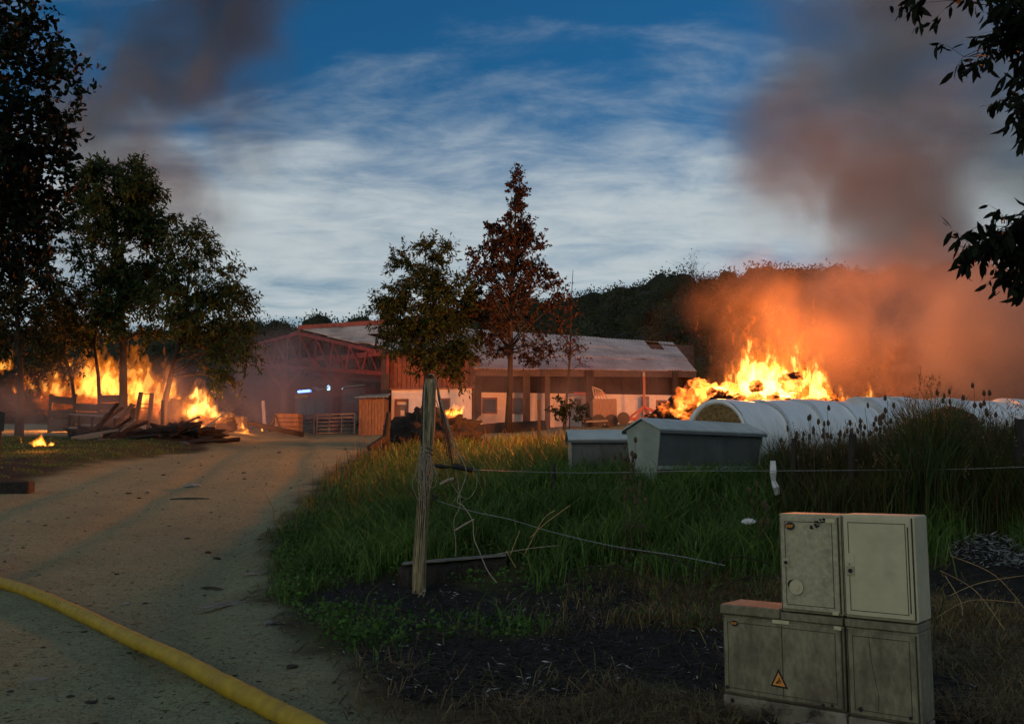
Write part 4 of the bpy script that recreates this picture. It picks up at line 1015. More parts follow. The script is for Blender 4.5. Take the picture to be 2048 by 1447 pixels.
hr = empty('hay_rake', G(1285, 50))
tag(hr, 'red metal hay rake with spread arms left of the hay fire', 'hay rake')
c = P(1288, 812, 50) - hr.location
for px, py in ((1255, 838), (1268, 842), (1318, 826), (1330, 838), (1300, 845), (1288, 752)):
    MB().bar(c, P(px, py, 50 + (px % 7) * .1) - hr.location, .10).build('arm', M['steel_red'], hr)
MB().bar((-1.2, 0, .3), (1.6, .2, .35), .16).build('frame_beam', M['steel_red'], hr)
for x_ in (-1.0, 1.3): MB().tube([(x_, -.1, .33), (x_, .1, .33)], .33, 12).build('wheel', M['black'], hr)

def lumber(name, label, cat, a, b, wd, ht, material, group=None, roll=0.0):
    a, b = Vector(a), Vector(b); c = (a + b) / 2
    m = MB(); n = 5
    d = (b - a).normalized(); ref = Vector((0, 0, 1)) if abs(d.z) < .9 else Vector((0, 1, 0))
    sx = d.cross(ref).normalized(); sy = sx.cross(d).normalized()
    sx, sy = (sx * math.cos(roll) + sy * math.sin(roll)) * wd / 2, (sy * math.cos(roll) - sx * math.sin(roll)) * ht / 2
    rings = []
    for i in range(n + 1):
        p = a.lerp(b, i / n) - c + sx * random.uniform(-.12, .12) + sy * random.uniform(-.1, .1)
        k = random.uniform(.88, 1.08)
        rings += [p - sx * k - sy, p + sx * k - sy, p + sx * k + sy, p - sx * k + sy]
    fs = [(3, 2, 1, 0), tuple(range(4 * n, 4 * n + 4))]
    for i in range(n):
        for k in range(4): fs.append((i * 4 + k, i * 4 + (k + 1) % 4, i * 4 + 4 + (k + 1) % 4, i * 4 + 4 + k))
    m.poly(rings, fs)
    o = m.build(name, material); o.location = c
    return tag(o, label, cat, group)
up = Vector((0, 0, 1))
lumber('trough', 'long low grey trough before the white wall windows', 'trough', G(935, 49) + up * .25, G(1090, 49.5) + up * .25, .7, .55, M['wood_dark'])
lumber('leaning_beam', 'charred beam propped up against the long trough', 'beam', G(925, 48.5) + up * .1, P(963, 832, 48.8), .16, .16, M['wood_grey'])
lumber('low_bench', 'pale low slatted bench under the trailer', 'bench', G(1165, 49) + up * .35, G(1215, 49) + up * .35, .4, .10, M['wood_grey'])
lumber('field_post', 'thin dark post standing in the meadow before the white wall', 'post', G(1078, 40) - up * .1, P(1078, 798, 40), .14, .14, M['wood_dark'])
# lumber around the left fire and in the yard
lumber('fallen_beam', 'long charred roof beam lying across the yard debris', 'beam', P(498, 846, 50), G(604, 48) + up * .12, .28, .24, M['wood_dark'])
af = empty('a_frame', G(548, 50)); tag(af, 'dark triangular metal frame standing in the yard debris', 'frame')
for q in (((538, 862), (551, 829)), ((562, 860), (551, 829)), ((538, 862), (562, 860))):
    MB().bar(P(*q[0], 50) - af.location, P(*q[1], 50) - af.location, .09).build('bar', M['steel_dark'], af)
cr = empty('crate', G(577, 52)); tag(cr, 'weathered plank crate beside the triangular frame', 'crate')
for k in range(4):
    z = .1 + .24 * k
    MB().box(-.62, .62, -.5 - .02 * (k % 2), -.46, z, z + .21).build('slat', M['plank'], cr); MB().box(-.62, .62, .46, .5, z, z + .21).build('slat', M['plank'], cr)
    MB().box(-.66, -.62, -.45, .45, z, z + .21).build('slat', M['plank'], cr); MB().box(.62, .66, -.45, .45, z, z + .21).build('slat', M['plank'], cr)
lumber('white_post', 'short white post glowing pink beyond the debris', 'post', G(530, 56), P(526, 801, 56), .16, .16, M['render'])
for i, (px, Y, wd, hh, lb) in enumerate(((447, 47.5, .95, .95, 'pale concrete block with a soot-black foot by the burning bales'), (470, 47.8, 1.0, .75, 'second pale concrete block standing nearer the yard'))):
    c = G(px, Y); o = MB().box(-wd / 2, wd / 2, -.4, .4, -.1, hh, .06).build('concrete_block', M['concrete']); o.location = c; tag(o, lb, 'block')
# wall of planks in front of the left blaze
pw = empty('plank_wall', G(170, 44)); tag(pw, 'low wall of weathered horizontal planks in front of the left blaze', 'wall')
a, b = G(96, 45.5), G(246, 45)
for k in range(5):
    zz = .03 + .34 * k
    for j in range(3):
        p, q = on(a, b, j / 3 + .004), on(a, b, (j + 1) / 3 - .004)
        dd = random.uniform(-.05, .05); p = p + up * random.uniform(-.07, .07); q = q + up * random.uniform(-.09, .07)
        if (k, j) in ((4, 1), (3, 0)): continue
        m = MB(); m.hexa([(p.x, p.y + dd, p.z + zz), (q.x, q.y + dd, q.z + zz), (q.x, q.y + dd + .05, q.z + zz), (p.x, p.y + dd + .05, p.z + zz), (p.x, p.y + dd, p.z + zz + .34), (q.x, q.y + dd, q.z + zz + .34), (q.x, q.y + dd + .05, q.z + zz + .34), (p.x, p.y + dd + .05, p.z + zz + .34)])
        m.build('plank', M['plank_dark'], pw)
for f in (0.0, .33, .66, 1.0):
    p = on(a, b, f); MB().bar((p.x, p.y + .13, p.z - .2), (p.x, p.y + .13, p.z + 1.85), .14).build('post', M['wood_dark'], pw)
# table of sheets, leaning pallet, posts, tin sheets
tb = empty('scrap_table', G(190, 41)); tag(tb, 'low scrap table with a buckled tin top under the ash tree', 'table')
a, b = P(142, 829, 41) - tb.location, P(240, 836, 41) - tb.location
m = MB(); m.poly(*corr_sheet(a + Vector((0, -.4, 0)), b + Vector((0, -.4, 0)), b + Vector((0, .8, .12)), a + Vector((0, .8, .05)), 10, .02)); m.build('tin_top', M['galv'], tb)
for x_ in (a.x + .1, (a.x + b.x) / 2, b.x - .1):
    for y_ in (-.3, .6): MB().bar((x_, y_, -.1), (x_, y_, a.z + (b.z - a.z) * (x_ - a.x) / (b.x - a.x) - .03), .08).build('leg', M['wood_dark'], tb)
MB().bar((a.x + .1, -.36, .35), (b.x - .1, -.36, .30), .08).build('rail', M['wood_grey'], tb)
pl = empty('leaning_pallet', G(290, 41.5)); tag(pl, 'scorched pallet standing on end between the two leaning trunks', 'pallet')
p0, p1, p2, p3 = [v - pl.location for v in (P(268, 866, 41.5), P(296, 866, 41.5), P(304, 786, 41.8), P(282, 784, 41.8))]
for e0, e1 in ((p0, p3), (p1, p2)): MB().bar(e0, e1, .16, .13).build('stringer', M['wood_dark'], pl)
for f in (.03, .22, .30, .62, .72, .97): MB().bar(p0.lerp(p3, f) + Vector((0, -.08, 0)), p1.lerp(p2, f) + Vector((0, -.08, 0)), .16, .03).build('slat', M['wood_dark'], pl)
lumber('charred_post', 'thick charred post leaning beside the scorched pallet', 'post', G(262, 41) - up * .1, P(267, 815, 41), .24, .2, M['wood_dark'])
lumber('thin_charred_post', 'thin charred stake by the leaning trunk', 'post', G(325, 41) - up * .1, P(326, 800, 41), .12, .12, M['wood_dark'])
def tin(px, py, Y, ln, wd, rz, tilt, label):
    c = P(px, py, Y); m = MB(); m.poly(*corr_sheet((-ln / 2, -wd / 2, -.05), (ln / 2, -wd / 2, tilt), (ln / 2, wd / 2, tilt + .10), (-ln / 2, wd / 2, .05), 6, .015, .004))
    o = m.build('tin_sheet', M['galv']); o.location = c; o.rotation_euler = (0, 0, rz); tag(o, label, 'sheet')
c = G(232, 38); tin(232, 878, 38, 1.5, .7, .1, -.1, 'bent pale tin sheet lying on the black heap under the ash')
tin(306, 898, 35.5, 1.5, .35, -.4, -.16, 'narrow tin strip at the edge of the track by the black heap')
tin(355, 892, 37, .9, .4, .9, .1, 'short tin strip tilted on the soot-dark soil by the track')
def heap(name, px, Y, rx, ry, rz, material, label, cat, seed, amp=.3, sink=.25, fine=.08, freq=1.6):
    me = blob_mesh(name, rx, ry, rz, amp, freq, seed, 5, fine, flat=-rz * .45)
    o = link_mesh(name, me, material, smooth=True); c = G(px, Y); o.location = (c.x, c.y, c.z + rz * sink)
    return tag(o, label, cat)
heap('black_heap', 225, 40.0, 1.5, 1.0, .34, M['soil_black'], 'low soot-black debris heap under the ash tree', 'heap', 3, .6, .1, .3, 2.6)
heap('burnt_heap', 365, 39.8, 1.25, 1.0, .5, M['soil_black'], 'rounded black burnt heap left of the track end', 'heap', 5, .55, .1, .3, 2.6)
heap('manure_heap', 866, 39, 1.68, 1.15, 1.12, M['soil_black'], 'black crusty heap with a single flame behind the fence post', 'heap', 8, .42, .35, .16, 2.2)
heap('low_black_heap', 812, 38.3, .8, .7, .34, M['soil_black'], 'lower shoulder of black muck by the leaning stump', 'heap', 12, .35, .3, .14, 2.2)
st = MB(); b_ = G(770, 37); st.tube([b_ - up * .2 - b_, P(772, 865, 37) - b_, P(775, 845, 37) - b_, P(778, 824, 37) - b_], [.16, .13, .12, .10], 8, jitter=.12)
o = st.build('leaning_stump', M['wood_dark'], smooth=True); o.location = b_; tag(o, 'charred leaning stump at the corner of the meadow', 'stump')
lumber('fallen_branch', 'thick black branch slanting from the meadow corner to the stump', 'branch', G(738, 36.4) + up * .05, P(776, 872, 37), .22, .2, M['wood_dark'])
o = MB().box(-.5, .5, -.25, .25, -.05, .25, .03).build('timber_block', M['wood_dark']); o.location = G(15, 21.5); o.rotation_euler = (0, 0, .2); tag(o, 'dark timber block in the verge at the track side', 'timber')
for k in range(34):
    px, Y = random.uniform(150, 460), random.uniform(38.0, 41.5); c = G(px, Y); a_ = random.uniform(-.7, .7); ln = random.uniform(.6, 1.9); t_ = random.choice((.05, .1, .3, .7, 1.2))
    lumber('charred_plank', 'broken charred plank jumbled in the debris under the ash trees', 'plank', c + up * .05 - Vector((math.cos(a_), math.sin(a_), 0)) * ln / 2, c + up * (.1 + ln * t_ * .6) + Vector((math.cos(a_), math.sin(a_), 0)) * ln / 2, random.uniform(.1, .26), random.uniform(.03, .09), M['wood_dark'] if k % 4 else M['wood_grey'], 'charred planks in the left debris', random.uniform(-.6, .6))
sg = empty('marker_board', G(-3, 27)); tag(sg, 'black marker board on a post at the left verge', 'marker')
MB().box(-.03, .03, -.03, .03, -.1, P(0, 822, 27).z - sg.location.z).build('post', M['black'], sg)
MB().box(-.12, .12, -.05, -.031, P(0, 862, 27).z - sg.location.z, P(0, 824, 27).z - sg.location.z).build('board', M['black'], sg)

# ------------------------------------------------------------------ white wrapped bales
axis = Vector((0.755, 0.656, 0)).normalized(); side = Vector((axis.y, -axis.x, 0))
b0 = Vector((3.86, 18.0, 0)); yaw = math.atan2(axis.y, axis.x)
for k in range(11):
    c = b0 + axis * (1.32 * k); r = .715 + random.uniform(-.003, .003)
    c.z = Hz(c.x, c.y) + r - .08
    e = empty('wrapped_bale', (c.x, c.y, Hz(c.x, c.y) + (random.uniform(-.07, .03) if k else 0)), yaw + (random.uniform(-.03, .03) if k else 0)); zc = r - .08
    nr, ns = 40, 9; m = MB(); pts, fs = [], []
    Ls = 1.315
    for i in range(ns + 1):
        f = i / ns; xx = -.02 + f * Ls
        rr = r * (1 - .003 * (math.cos(f * 2 * math.pi) * .5 + .5) ** 2)
        for j in range(nr):
            a = 2 * math.pi * j / nr
            q = rr * (1 + .05 * float(perlin(math.cos(a) * 1.1 + k * .31, math.sin(a) * 1.1, (k * 1.3 + f * 1.3) * 1.1)) + .010 * float(perlin(math.cos(a) * 6, math.sin(a) * 6, (k * 1.3 + f * 1.3) * 5))); sag = -.05 * (1 + math.sin(a)) * (.5 - .5 * math.sin(a)) if math.sin(a) < 0 else 0
            pts.append((xx, q * math.cos(a), zc + q * math.sin(a) * .985))
    for i in range(ns):
        for j in range(nr): fs.append((i * nr + j, i * nr + (j + 1) % nr, i * nr + nr + (j + 1) % nr, i * nr + nr + j))
    if k > 0: fs.append(tuple(range(nr)))
    fs.append(tuple(ns * nr + j for j in reversed(range(nr))))
    m.poly(pts, fs)
    fo = m.build('film', M['film'], e, True)
    if k == 0:
        # open end: rim of film folded round the hay face
        rim = MB(); rp, rf = [], []
        for q, xx in ((r * .985, -.02), (r * .93, -.03), (r * .86, .0), (r * .84, .06)):
            for j in range(nr):
                a = 2 * math.pi * j / nr; rp.append((xx, q * math.cos(a), zc + q * math.sin(a) * .985))
        for i in range(3):
            for j in range(nr): rf.append((i * nr + (j + 1) % nr, i * nr + j, i * nr + nr + j, i * nr + nr + (j + 1) % nr))
        rim.poly(rp, rf); ro = rim.build('film_rim', M['film'], e, True)
        hf = MB(); hp, hfs = [(.02, 0, zc)], []
        for i in range(1, 7):
            for j in range(nr):
                a = 2 * math.pi * j / nr; q = r * .86 * i / 6; hp.append((.03 + random.uniform(-.025, .02), q * math.cos(a), zc + q * math.sin(a) * .985))
        for j in range(nr): hfs.append((0, 1 + (j + 1) % nr, 1 + j))
        for i in range(5):
            for j in range(nr): hfs.append((1 + i * nr + j, 1 + i * nr + (j + 1) % nr, 1 + i * nr + nr + (j + 1) % nr, 1 + i * nr + nr + j))
        hf.poly(hp, hfs); hf.build('hay_face', M['hay'], e)
        nn = 1600; a = RNG.uniform(0, 6.28, nn); q = r * .84 * np.sqrt(RNG.random(nn))
        pos = np.stack([np.full(nn, .015) - RNG.random(nn) * .03, q * np.cos(a), zc + q * np.sin(a) * .985], 1)
        dr_ = np.stack([RNG.normal(size=nn) * .12 - .05, -np.sin(a) + RNG.normal(size=nn) * .5, np.cos(a) + RNG.normal(size=nn) * .5], 1)
        me = leaf_cloud(pos, dr_, RNG.uniform(.08, .22, nn), .008, tone_arr(nn, (1, 1, 1), .5), 'straw_ends')
        s_o = link_mesh('straw_ends', me, M['straw'], e); s_o["kind"] = "stuff"
        tag(e, 'first white wrapped bale of the row, its hay end showing', 'hay bale')
    else:
        tag(e, '%s white wrapped bale of the row, counting from the open hay end' % ('second third fourth fifth sixth seventh eighth ninth tenth eleventh'.split()[k - 1]), 'hay bale', 'white wrapped bales laid end to end')
ob = blob_mesh('old_bale', .60, .66, .68, .10, 2.0, 4, 5, .05)
o = link_mesh('old_bale', ob, M['hay_dark'], smooth=True); c = G(1902, 15.9); o.location = (c.x, c.y, c.z + .52); tag(o, 'dark rotten unwrapped round bale among the weeds', 'hay bale')

# ------------------------------------------------------------------ feeders
def feeder(corner, ddir, length, width, z_eave, z_bot, label, lidmat):
    "lidded feeder: sloping lid with overhang, front and end panels, end boards reaching the ground"
    c = Vector(corner); yaw = math.atan2(ddir[1], ddir[0]); e = empty('cattle_feeder', (c.x, c.y, 0), yaw)
    zg_ = min(Hz(c.x, c.y), Hz(c.x + ddir[0] * length, c.y + ddir[1] * length)) - .1
    e.location.z = zg_; ze, zb = z_eave - zg_, z_bot - zg_
    w2 = width / 2
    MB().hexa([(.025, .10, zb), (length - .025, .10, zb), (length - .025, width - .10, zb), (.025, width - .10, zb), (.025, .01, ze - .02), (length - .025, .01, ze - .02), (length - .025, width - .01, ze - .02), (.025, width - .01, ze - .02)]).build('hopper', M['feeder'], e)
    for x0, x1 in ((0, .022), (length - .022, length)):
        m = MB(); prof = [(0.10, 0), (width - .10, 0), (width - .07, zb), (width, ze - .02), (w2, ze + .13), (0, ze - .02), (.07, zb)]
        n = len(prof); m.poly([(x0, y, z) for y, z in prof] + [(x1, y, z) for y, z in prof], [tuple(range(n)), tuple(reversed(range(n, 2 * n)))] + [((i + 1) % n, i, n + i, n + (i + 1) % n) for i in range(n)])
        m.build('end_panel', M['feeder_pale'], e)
    for s in (0, 1):
        y0, y1 = (-.05, w2) if s == 0 else (width + .05, w2)
        m = MB(); lift = .006
        m.hexa([(-.05, y0, ze - .03), (length + .05, y0, ze - .03), (length + .05, y1, ze + .145), (-.05, y1, ze + .145), (-.05, y0, ze - .01), (length + .05, y0, ze - .01), (length + .05, y1, ze + .165), (-.05, y1, ze + .165)])
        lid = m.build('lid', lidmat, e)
        f_ = MB().box(-.05, length + .05, min(y0, y0 + (.012 if s == 0 else -.012)), max(y0, y0 + (.012 if s == 0 else -.012)), ze - .075, ze - .031).build('lid_flange', M['feeder'], e); f_.parent = lid
    MB().box(.03, length - .03, -.02, .10, zb - .06, zb - .003).build('trough_lip', M['feeder_pale'], e)
    MB().box(.03, length - .03, .03, width - .03, zb - .16, zb - .062).build('trough', M['steel_dark'], e)
    return tag(e, label, 'feeder')
feeder((2.18, 14.0), (.746, .666), 2.65, .66, 2.02, 1.47, 'larger grey lidded cattle feeder standing before the first white bale', M['feeder_lid'])
feeder((1.02, 16.5), (1.0, 0.02), 2.3, .66, 1.95, 1.32, 'smaller dark lidded feeder half hidden behind the larger one', M['feeder_lid'])

# ------------------------------------------------------------------ fence
post = empty('gate_post', G(838, 10.5)); tag(post, 'stout weathered round fence post hung with coiled cords', 'fence post')
pb, pt = post.location.copy(), P(860, 758, 10.5)
ax = [Vector((0, 0, -.25)), Vector((0.0, 0, .3)), Vector((.03, 0, .8)), Vector((.05, .0, 1.3)), Vector((.085, 0, 1.8))] + [pt - pb - up * .05, pt - pb]
MB().tube(ax, [.076, .074, .070, .068, .070, .068, .052], 14, jitter=.05).build('shaft', M['post'], post, True)
for k in range(7):
    a = -2.6 + .33 * k; z0 = .1 + .2 * (k % 3)
    pts = []
    for i in range(7):
        z = z0 + 1.35 * i / 6; cx_ = np.interp(z, [p.z for p in ax], [p.x for p in ax]); pts.append((cx_ + math.cos(a) * .0700, math.sin(a) * .0700, z))
    MB().tube(pts, [.002, .004, .005, .004, .005, .003, .002], 4).build('crack', M['wood_dark'], post)
def cord(name, pts, r, material, label, group=None, cat='cord', smooth_n=6):
    "smooth cord through the given points"
    pts = [Vector(p) for p in pts]; out_ = []
    for i in range(len(pts) - 1):
        p0, p1, p2, p3 = pts[max(i - 1, 0)], pts[i], pts[i + 1], pts[min(i + 2, len(pts) - 1)]
        for k in range(smooth_n):
            t = k / smooth_n
            out_.append(.5 * ((2 * p1) + (p2 - p0) * t + (2 * p0 - 5 * p1 + 4 * p2 - p3) * t * t + (3 * p1 - p0 - 3 * p2 + p3) * t ** 3))
    out_.append(pts[-1]); c = out_[0].copy()
    m = MB(); m.tube([p - c for p in out_], r, 5); o = m.build(name, material, None, True); o.location = c
    return tag(o, label, cat, group)
Yp = 10.5
# dark coil looped over the post head: each turn is one cord
for k in range(7):
    o_ = random.uniform(-5, 5); lo = random.choice((-1, 1)); L1 = 905 + random.uniform(-50, 40); R1 = 930 + random.uniform(-60, 60)
    ya = Yp - .045 - .012 * k
    pts = [P(843 + o_ * 1.2, L1, ya), P(845 + o_ * .7, 850, ya), P(847 + o_ * .5, 790, ya), P(851 + o_ * .3, 762 - k * .4, Yp - .03), P(862, 751 - k * .7, Yp - .02), P(873 + o_ * .2, 763, Yp - .03), P(879 + o_ * .6, 800, Yp - .02), P(884 + k * 2.2, 850, Yp - .06), P(890 + k * 5, R1, Yp - .03)]
    cord('looped_cord', pts, .006, M['cord_dark'] if k < 5 else M['cord_pale'], 'dark cord looped over the head of the stout post' if k < 5 else 'pale cord looped over the head of the stout post', 'cords looped over the post head')
for k in range(16):
    x0 = 850 + random.uniform(-8, 10); w_ = random.uniform(4, 22); y0 = 905 + random.uniform(-12, 26); dpt = random.uniform(30, 100); sgn = -1 if k < 6 else 1; jz = lambda: random.uniform(-9, 9)
    pts = [P(x0, y0, Yp - .11), P(x0 + sgn * w_ * .8 + jz() * .4, y0 + dpt * .3, Yp - .13), P(x0 + sgn * w_ + jz() * .4, y0 + dpt * .7 + jz(), Yp - .13), P(x0 + sgn * w_ * .3 + jz() * .4, y0 + dpt, Yp - .12), P(x0 - sgn * w_ * .3 + jz() * .4, y0 + dpt * .6 + jz(), Yp - .12), P(x0 - 2 + jz() * .3, y0 + 6, Yp - .115)]
    cord('tangled_twine', pts, .0034, M['cord_pale'], 'pale twine tangled round the middle of the stout post', 'twine tangled round the post')
for k in range(5):
    z = 893 + k * 9; cord('tied_twine', [P(838, z + 3, Yp - .05), P(845, z, Yp - .11), P(855, z - 2, Yp - .115), P(864, z + 4, Yp - .09), P(866, z + 8, Yp)], .005, M['cord_pale'], 'pale twine tied tight round the stout post', 'twine tied round the post')
cord('hanging_cord', [P(872, 800, Yp), P(900, 880, Yp), P(925, 920, Yp - .1), P(932, 950, Yp - .1), P(915, 1000, Yp - .1), P(925, 1010, Yp - .12), P(945, 1040, Yp - .15), P(948, 1075, Yp - .2), P(960, 1105, Yp - .3), P(975, 1140, Yp - .45), P(994, 1165, Yp - .6)], .0055, M['cord_pale'], 'long pale cord hanging from the post down to the burnt ground')
cord('hanging_cord', [P(876, 820, Yp), P(905, 890, Yp), P(948, 935, Yp), P(952, 975, Yp), P(930, 997, Yp), P(900, 960, Yp), P(885, 905, Yp)], .004, M['cord_pale'], 'thin looped cord dangling right of the stout post')
cord('hanging_cord', [P(895, 850, Yp), P(915, 960, Yp), P(920, 1010, Yp), P(908, 1040, Yp), P(912, 1090, Yp), P(910, 1112, Yp)], .0045, M['cord_pale'], 'frayed cord hanging straight toward the old plank')
cord('knotted_rope', [P(880, 968, Yp - .06), P(895, 960, Yp - .07), P(908, 957, Yp - .06)], .018, M['cord_pale'], 'short knotted rope end hanging beside the post', None, 'rope')
cord('knotted_rope', [P(910, 1060, Yp - .06), P(930, 1048, Yp - .07), P(948, 1038, Yp - .06)], .012, M['cord_pale'], 'short rope piece caught on the frayed cord', None, 'rope')
cord('twine_loop', [P(826, 1212, Yp - .2), P(835, 1195, Yp - .2), P(850, 1178, Yp - .18), P(846, 1195, Yp - .2), P(838, 1208, Yp - .22)], .006, M['cord_pale'], 'pale twine loop at the foot of the stout post')
ins = empty('electric_gate_hook', P(868, 932, Yp - .05)); tag(ins, 'black electric gate handle hooked on the stout post', 'gate handle')
v0 = ins.location.copy()
MB().tube([P(866, 930, Yp - .05) - v0, P(880, 932, Yp - .05) - v0, P(900, 934, Yp - .05) - v0, P(912, 932, Yp - .05) - v0], [.012, .028, .010, .012], 8).build('hook', M['black'], ins)
MB().tube([P(905, 932, Yp - .05) - v0, P(912, 932, Yp - .05) - v0, P(935, 938, Yp - .05) - v0, P(946, 940, Yp - .05) - v0], [.03, .034, .026, .03], 10).build('grip', M['black'], ins)
o = MB().tube([P(864, 990, Yp - .06), P(872, 994, Yp - .08), P(869, 1000, Yp - .09)], [.016, .022, .012], 8).build('ring_insulator', M['black']); recenter(o, P(868, 994, Yp - .07)); tag(o, 'small black insulator screwed to the post below the twine', 'insulator')
cord('fence_wire', [P(946, 939, Yp - .05), P(1060, 943, 12), P(1140, 945, 12.6), P(1250, 944, 12.8), P(1400, 941, 12.5), P(1546, 941, 12.4), P(1703, 940, 12.4), P(1900, 938, 12.2), P(2060, 933, 11.8), P(2200, 930, 11.5)], .0042, M['wire'], 'upper fence wire running from the stout post past the feeders', None, 'wire')
cord('fence_wire', [P(872, 1000, Yp - .05), P(945, 1022, 10.5), P(1020, 1038, 10.4), P(1100, 1062, 10), P(1220, 1090, 9.4), P(1350, 1110, 8.8), P(1450, 1130, 8.3)], .0038, M['wire'], 'slack lower wire sagging over the dry grass', None, 'wire')
cord('fence_wire', [P(990, 1108, 9.9), P(1060, 1096, 9.9), P(1120, 1090, 9.9)], .004, M['cord_pale'], 'short pale wire end lying past the old plank', None, 'wire')
def rough_post(px, Y, top_py, r, lean, label):
    b = G(px, Y); t = P(px + lean, top_py, Y); m = MB()
    m.tube([Vector((0, 0, -.2)), (t - b) * .35, (t - b) * .7, t - b], [r * 1.1, r, r * .95, r * .85], 9, jitter=.1)
    o = m.build('fence_post', M['bark'], None, True); o.location = b; return tag(o, label, 'fence post')
rough_post(1700, 12.6, 868, .055, 6, 'short weathered fence post wrapped in weeds before the bales')
rough_post(1586, 12.8, 876, .038, 2, 'thin dark stake left of the weathered post in the weeds')
rough_post(2036, 12.2, 838, .07, 4, 'dark thick fence post right of the rotten bale')
rough_post(1110, 13.5, 925, .03, -3, 'thin leaning stake beside the smaller feeder')
# white plastic strip and litter
m = MB(); c = P(1546, 930, 12.6)
pp = [P(1541, 921, 12.6), P(1551, 921, 12.6), P(1540, 945, 12.55), P(1553, 943, 12.55), P(1543, 962, 12.6), P(1551, 960, 12.6), P(1546, 975, 12.5), P(1558, 972, 12.5), P(1550, 990, 12.55), P(1560, 988, 12.55)]
m.poly([p - c for p in pp] + [p - c + Vector((0, .012, 0)) for p in pp], [(0, 2, 3, 1), (2, 4, 5, 3), (4, 6, 7, 5), (6, 8, 9, 7), (10, 11, 13, 12), (12, 13, 15, 14), (14, 15, 17, 16), (16, 17, 19, 18), (0, 1, 11, 10), (8, 18, 19, 9)])
o = m.build('plastic_strip', M['white_plastic']); o.location = c; tag(o, 'torn white plastic strip hanging at the feeder corner', 'plastic')
o = link_mesh('plastic_litter', blob_mesh('plastic_litter', .07, .04, .03, .5, 2.5, 6, 3, .15), M['white_plastic']); o.location = P(1497, 1042, 10.6); tag(o, 'scrap of white plastic lying in the dry grass', 'litter')

# old plank bank by the post
pk_ = ground_hit(905, 1158); lg = empty('old_plank', pk_); v0 = lg.location.copy()
tag(lg, 'rotten grey-topped log plank lying in the burnt grass behind the post', 'log')
a, b = Vector((P(798, 1112, pk_.y).x - v0.x, 0, .17)), Vector((P(1012, 1098, pk_.y).x - v0.x, .35, .24))
m = MB(); rings = []; nn = 11
for i in range(nn):
    f = i / (nn - 1); p = a.lerp(b, f); t = .5 + .5 * math.sin(math.pi * min(f * 1.1 + .1, 1)); zt_ = random.uniform(-.012, .012)
    rings += [p + Vector((0, -.16 * t - random.uniform(0, .06), -.26 * t - .03)), p + Vector((0, .16, -.28)), p + Vector((0, .17, .0 + zt_)), p + Vector((0, .02, .022 + zt_)), p + Vector((0, -.10 * t - random.uniform(0, .05), -.02 + zt_ - random.uniform(0, .03)))]
fs = [(4, 3, 2, 1, 0), tuple(range(5 * nn - 5, 5 * nn))]
for i in range(nn - 1):
    for k in range(5): fs.append((i * 5 + k, i * 5 + (k + 1) % 5, i * 5 + 5 + (k + 1) % 5, i * 5 + 5 + k))
m.poly(rings, fs); m.build('rotten_core', M['wood_dark'], lg)
m = MB(); rings = []
for i in range(nn):
    f = i / (nn - 1); p = a.lerp(b, .03 + .97 * f); wv = .05 + .05 * random.random()
    rings += [p + Vector((0, -wv, .028)), p + Vector((0, .12, .034)), p + Vector((0, .12, .046)), p + Vector((0, -wv, .040))]
fs = [(3, 2, 1, 0), tuple(range(4 * nn - 4, 4 * nn))]
for i in range(nn - 1):
    for k in range(4): fs.append((i * 4 + k, i * 4 + (k + 1) % 4, i * 4 + 4 + (k + 1) % 4, i * 4 + 4 + k))
m.poly(rings, fs); m.build('weathered_top', M['wood_grey'], lg)

# ------------------------------------------------------------------ electrical cabinets
CO = Vector((1.262, 5.64, Hz(1.5, 5.4))); CU = Vector((.876, -.73, 0)).normalized(); CN = Vector((CU.y, -CU.x, 0))
cyaw = math.atan2(CU.y, CU.x)
def cab_uz(px, py):
    "point on the cabinets' front plane -> (u, z)"
    d = Vector(ray(px, py)); nrm = Vector((-CU.y, CU.x, 0)); o_ = Vector((0, 0, EYE))
    t = (CO - o_).dot(nrm) / d.dot(nrm); p = o_ + d * t
    return (p - CO).dot(CU), p.z - CO.z
uA0, zA1 = cab_uz(1555, 1026); uA1, _ = cab_uz(1679, 1030); uB1, _ = cab_uz(1826, 1036); _, zA0 = cab_uz(1562, 1227); uL0, zL1 = cab_uz(1442, 1206)
uL1, _ = cab_uz(1689, 1300); uR1, _ = cab_uz(1841, 1400); _, zP = cab_uz(1450, 1386)
zL1 -= .012; zA0 = max(zA0, zL1 + .004)
DEP = .23
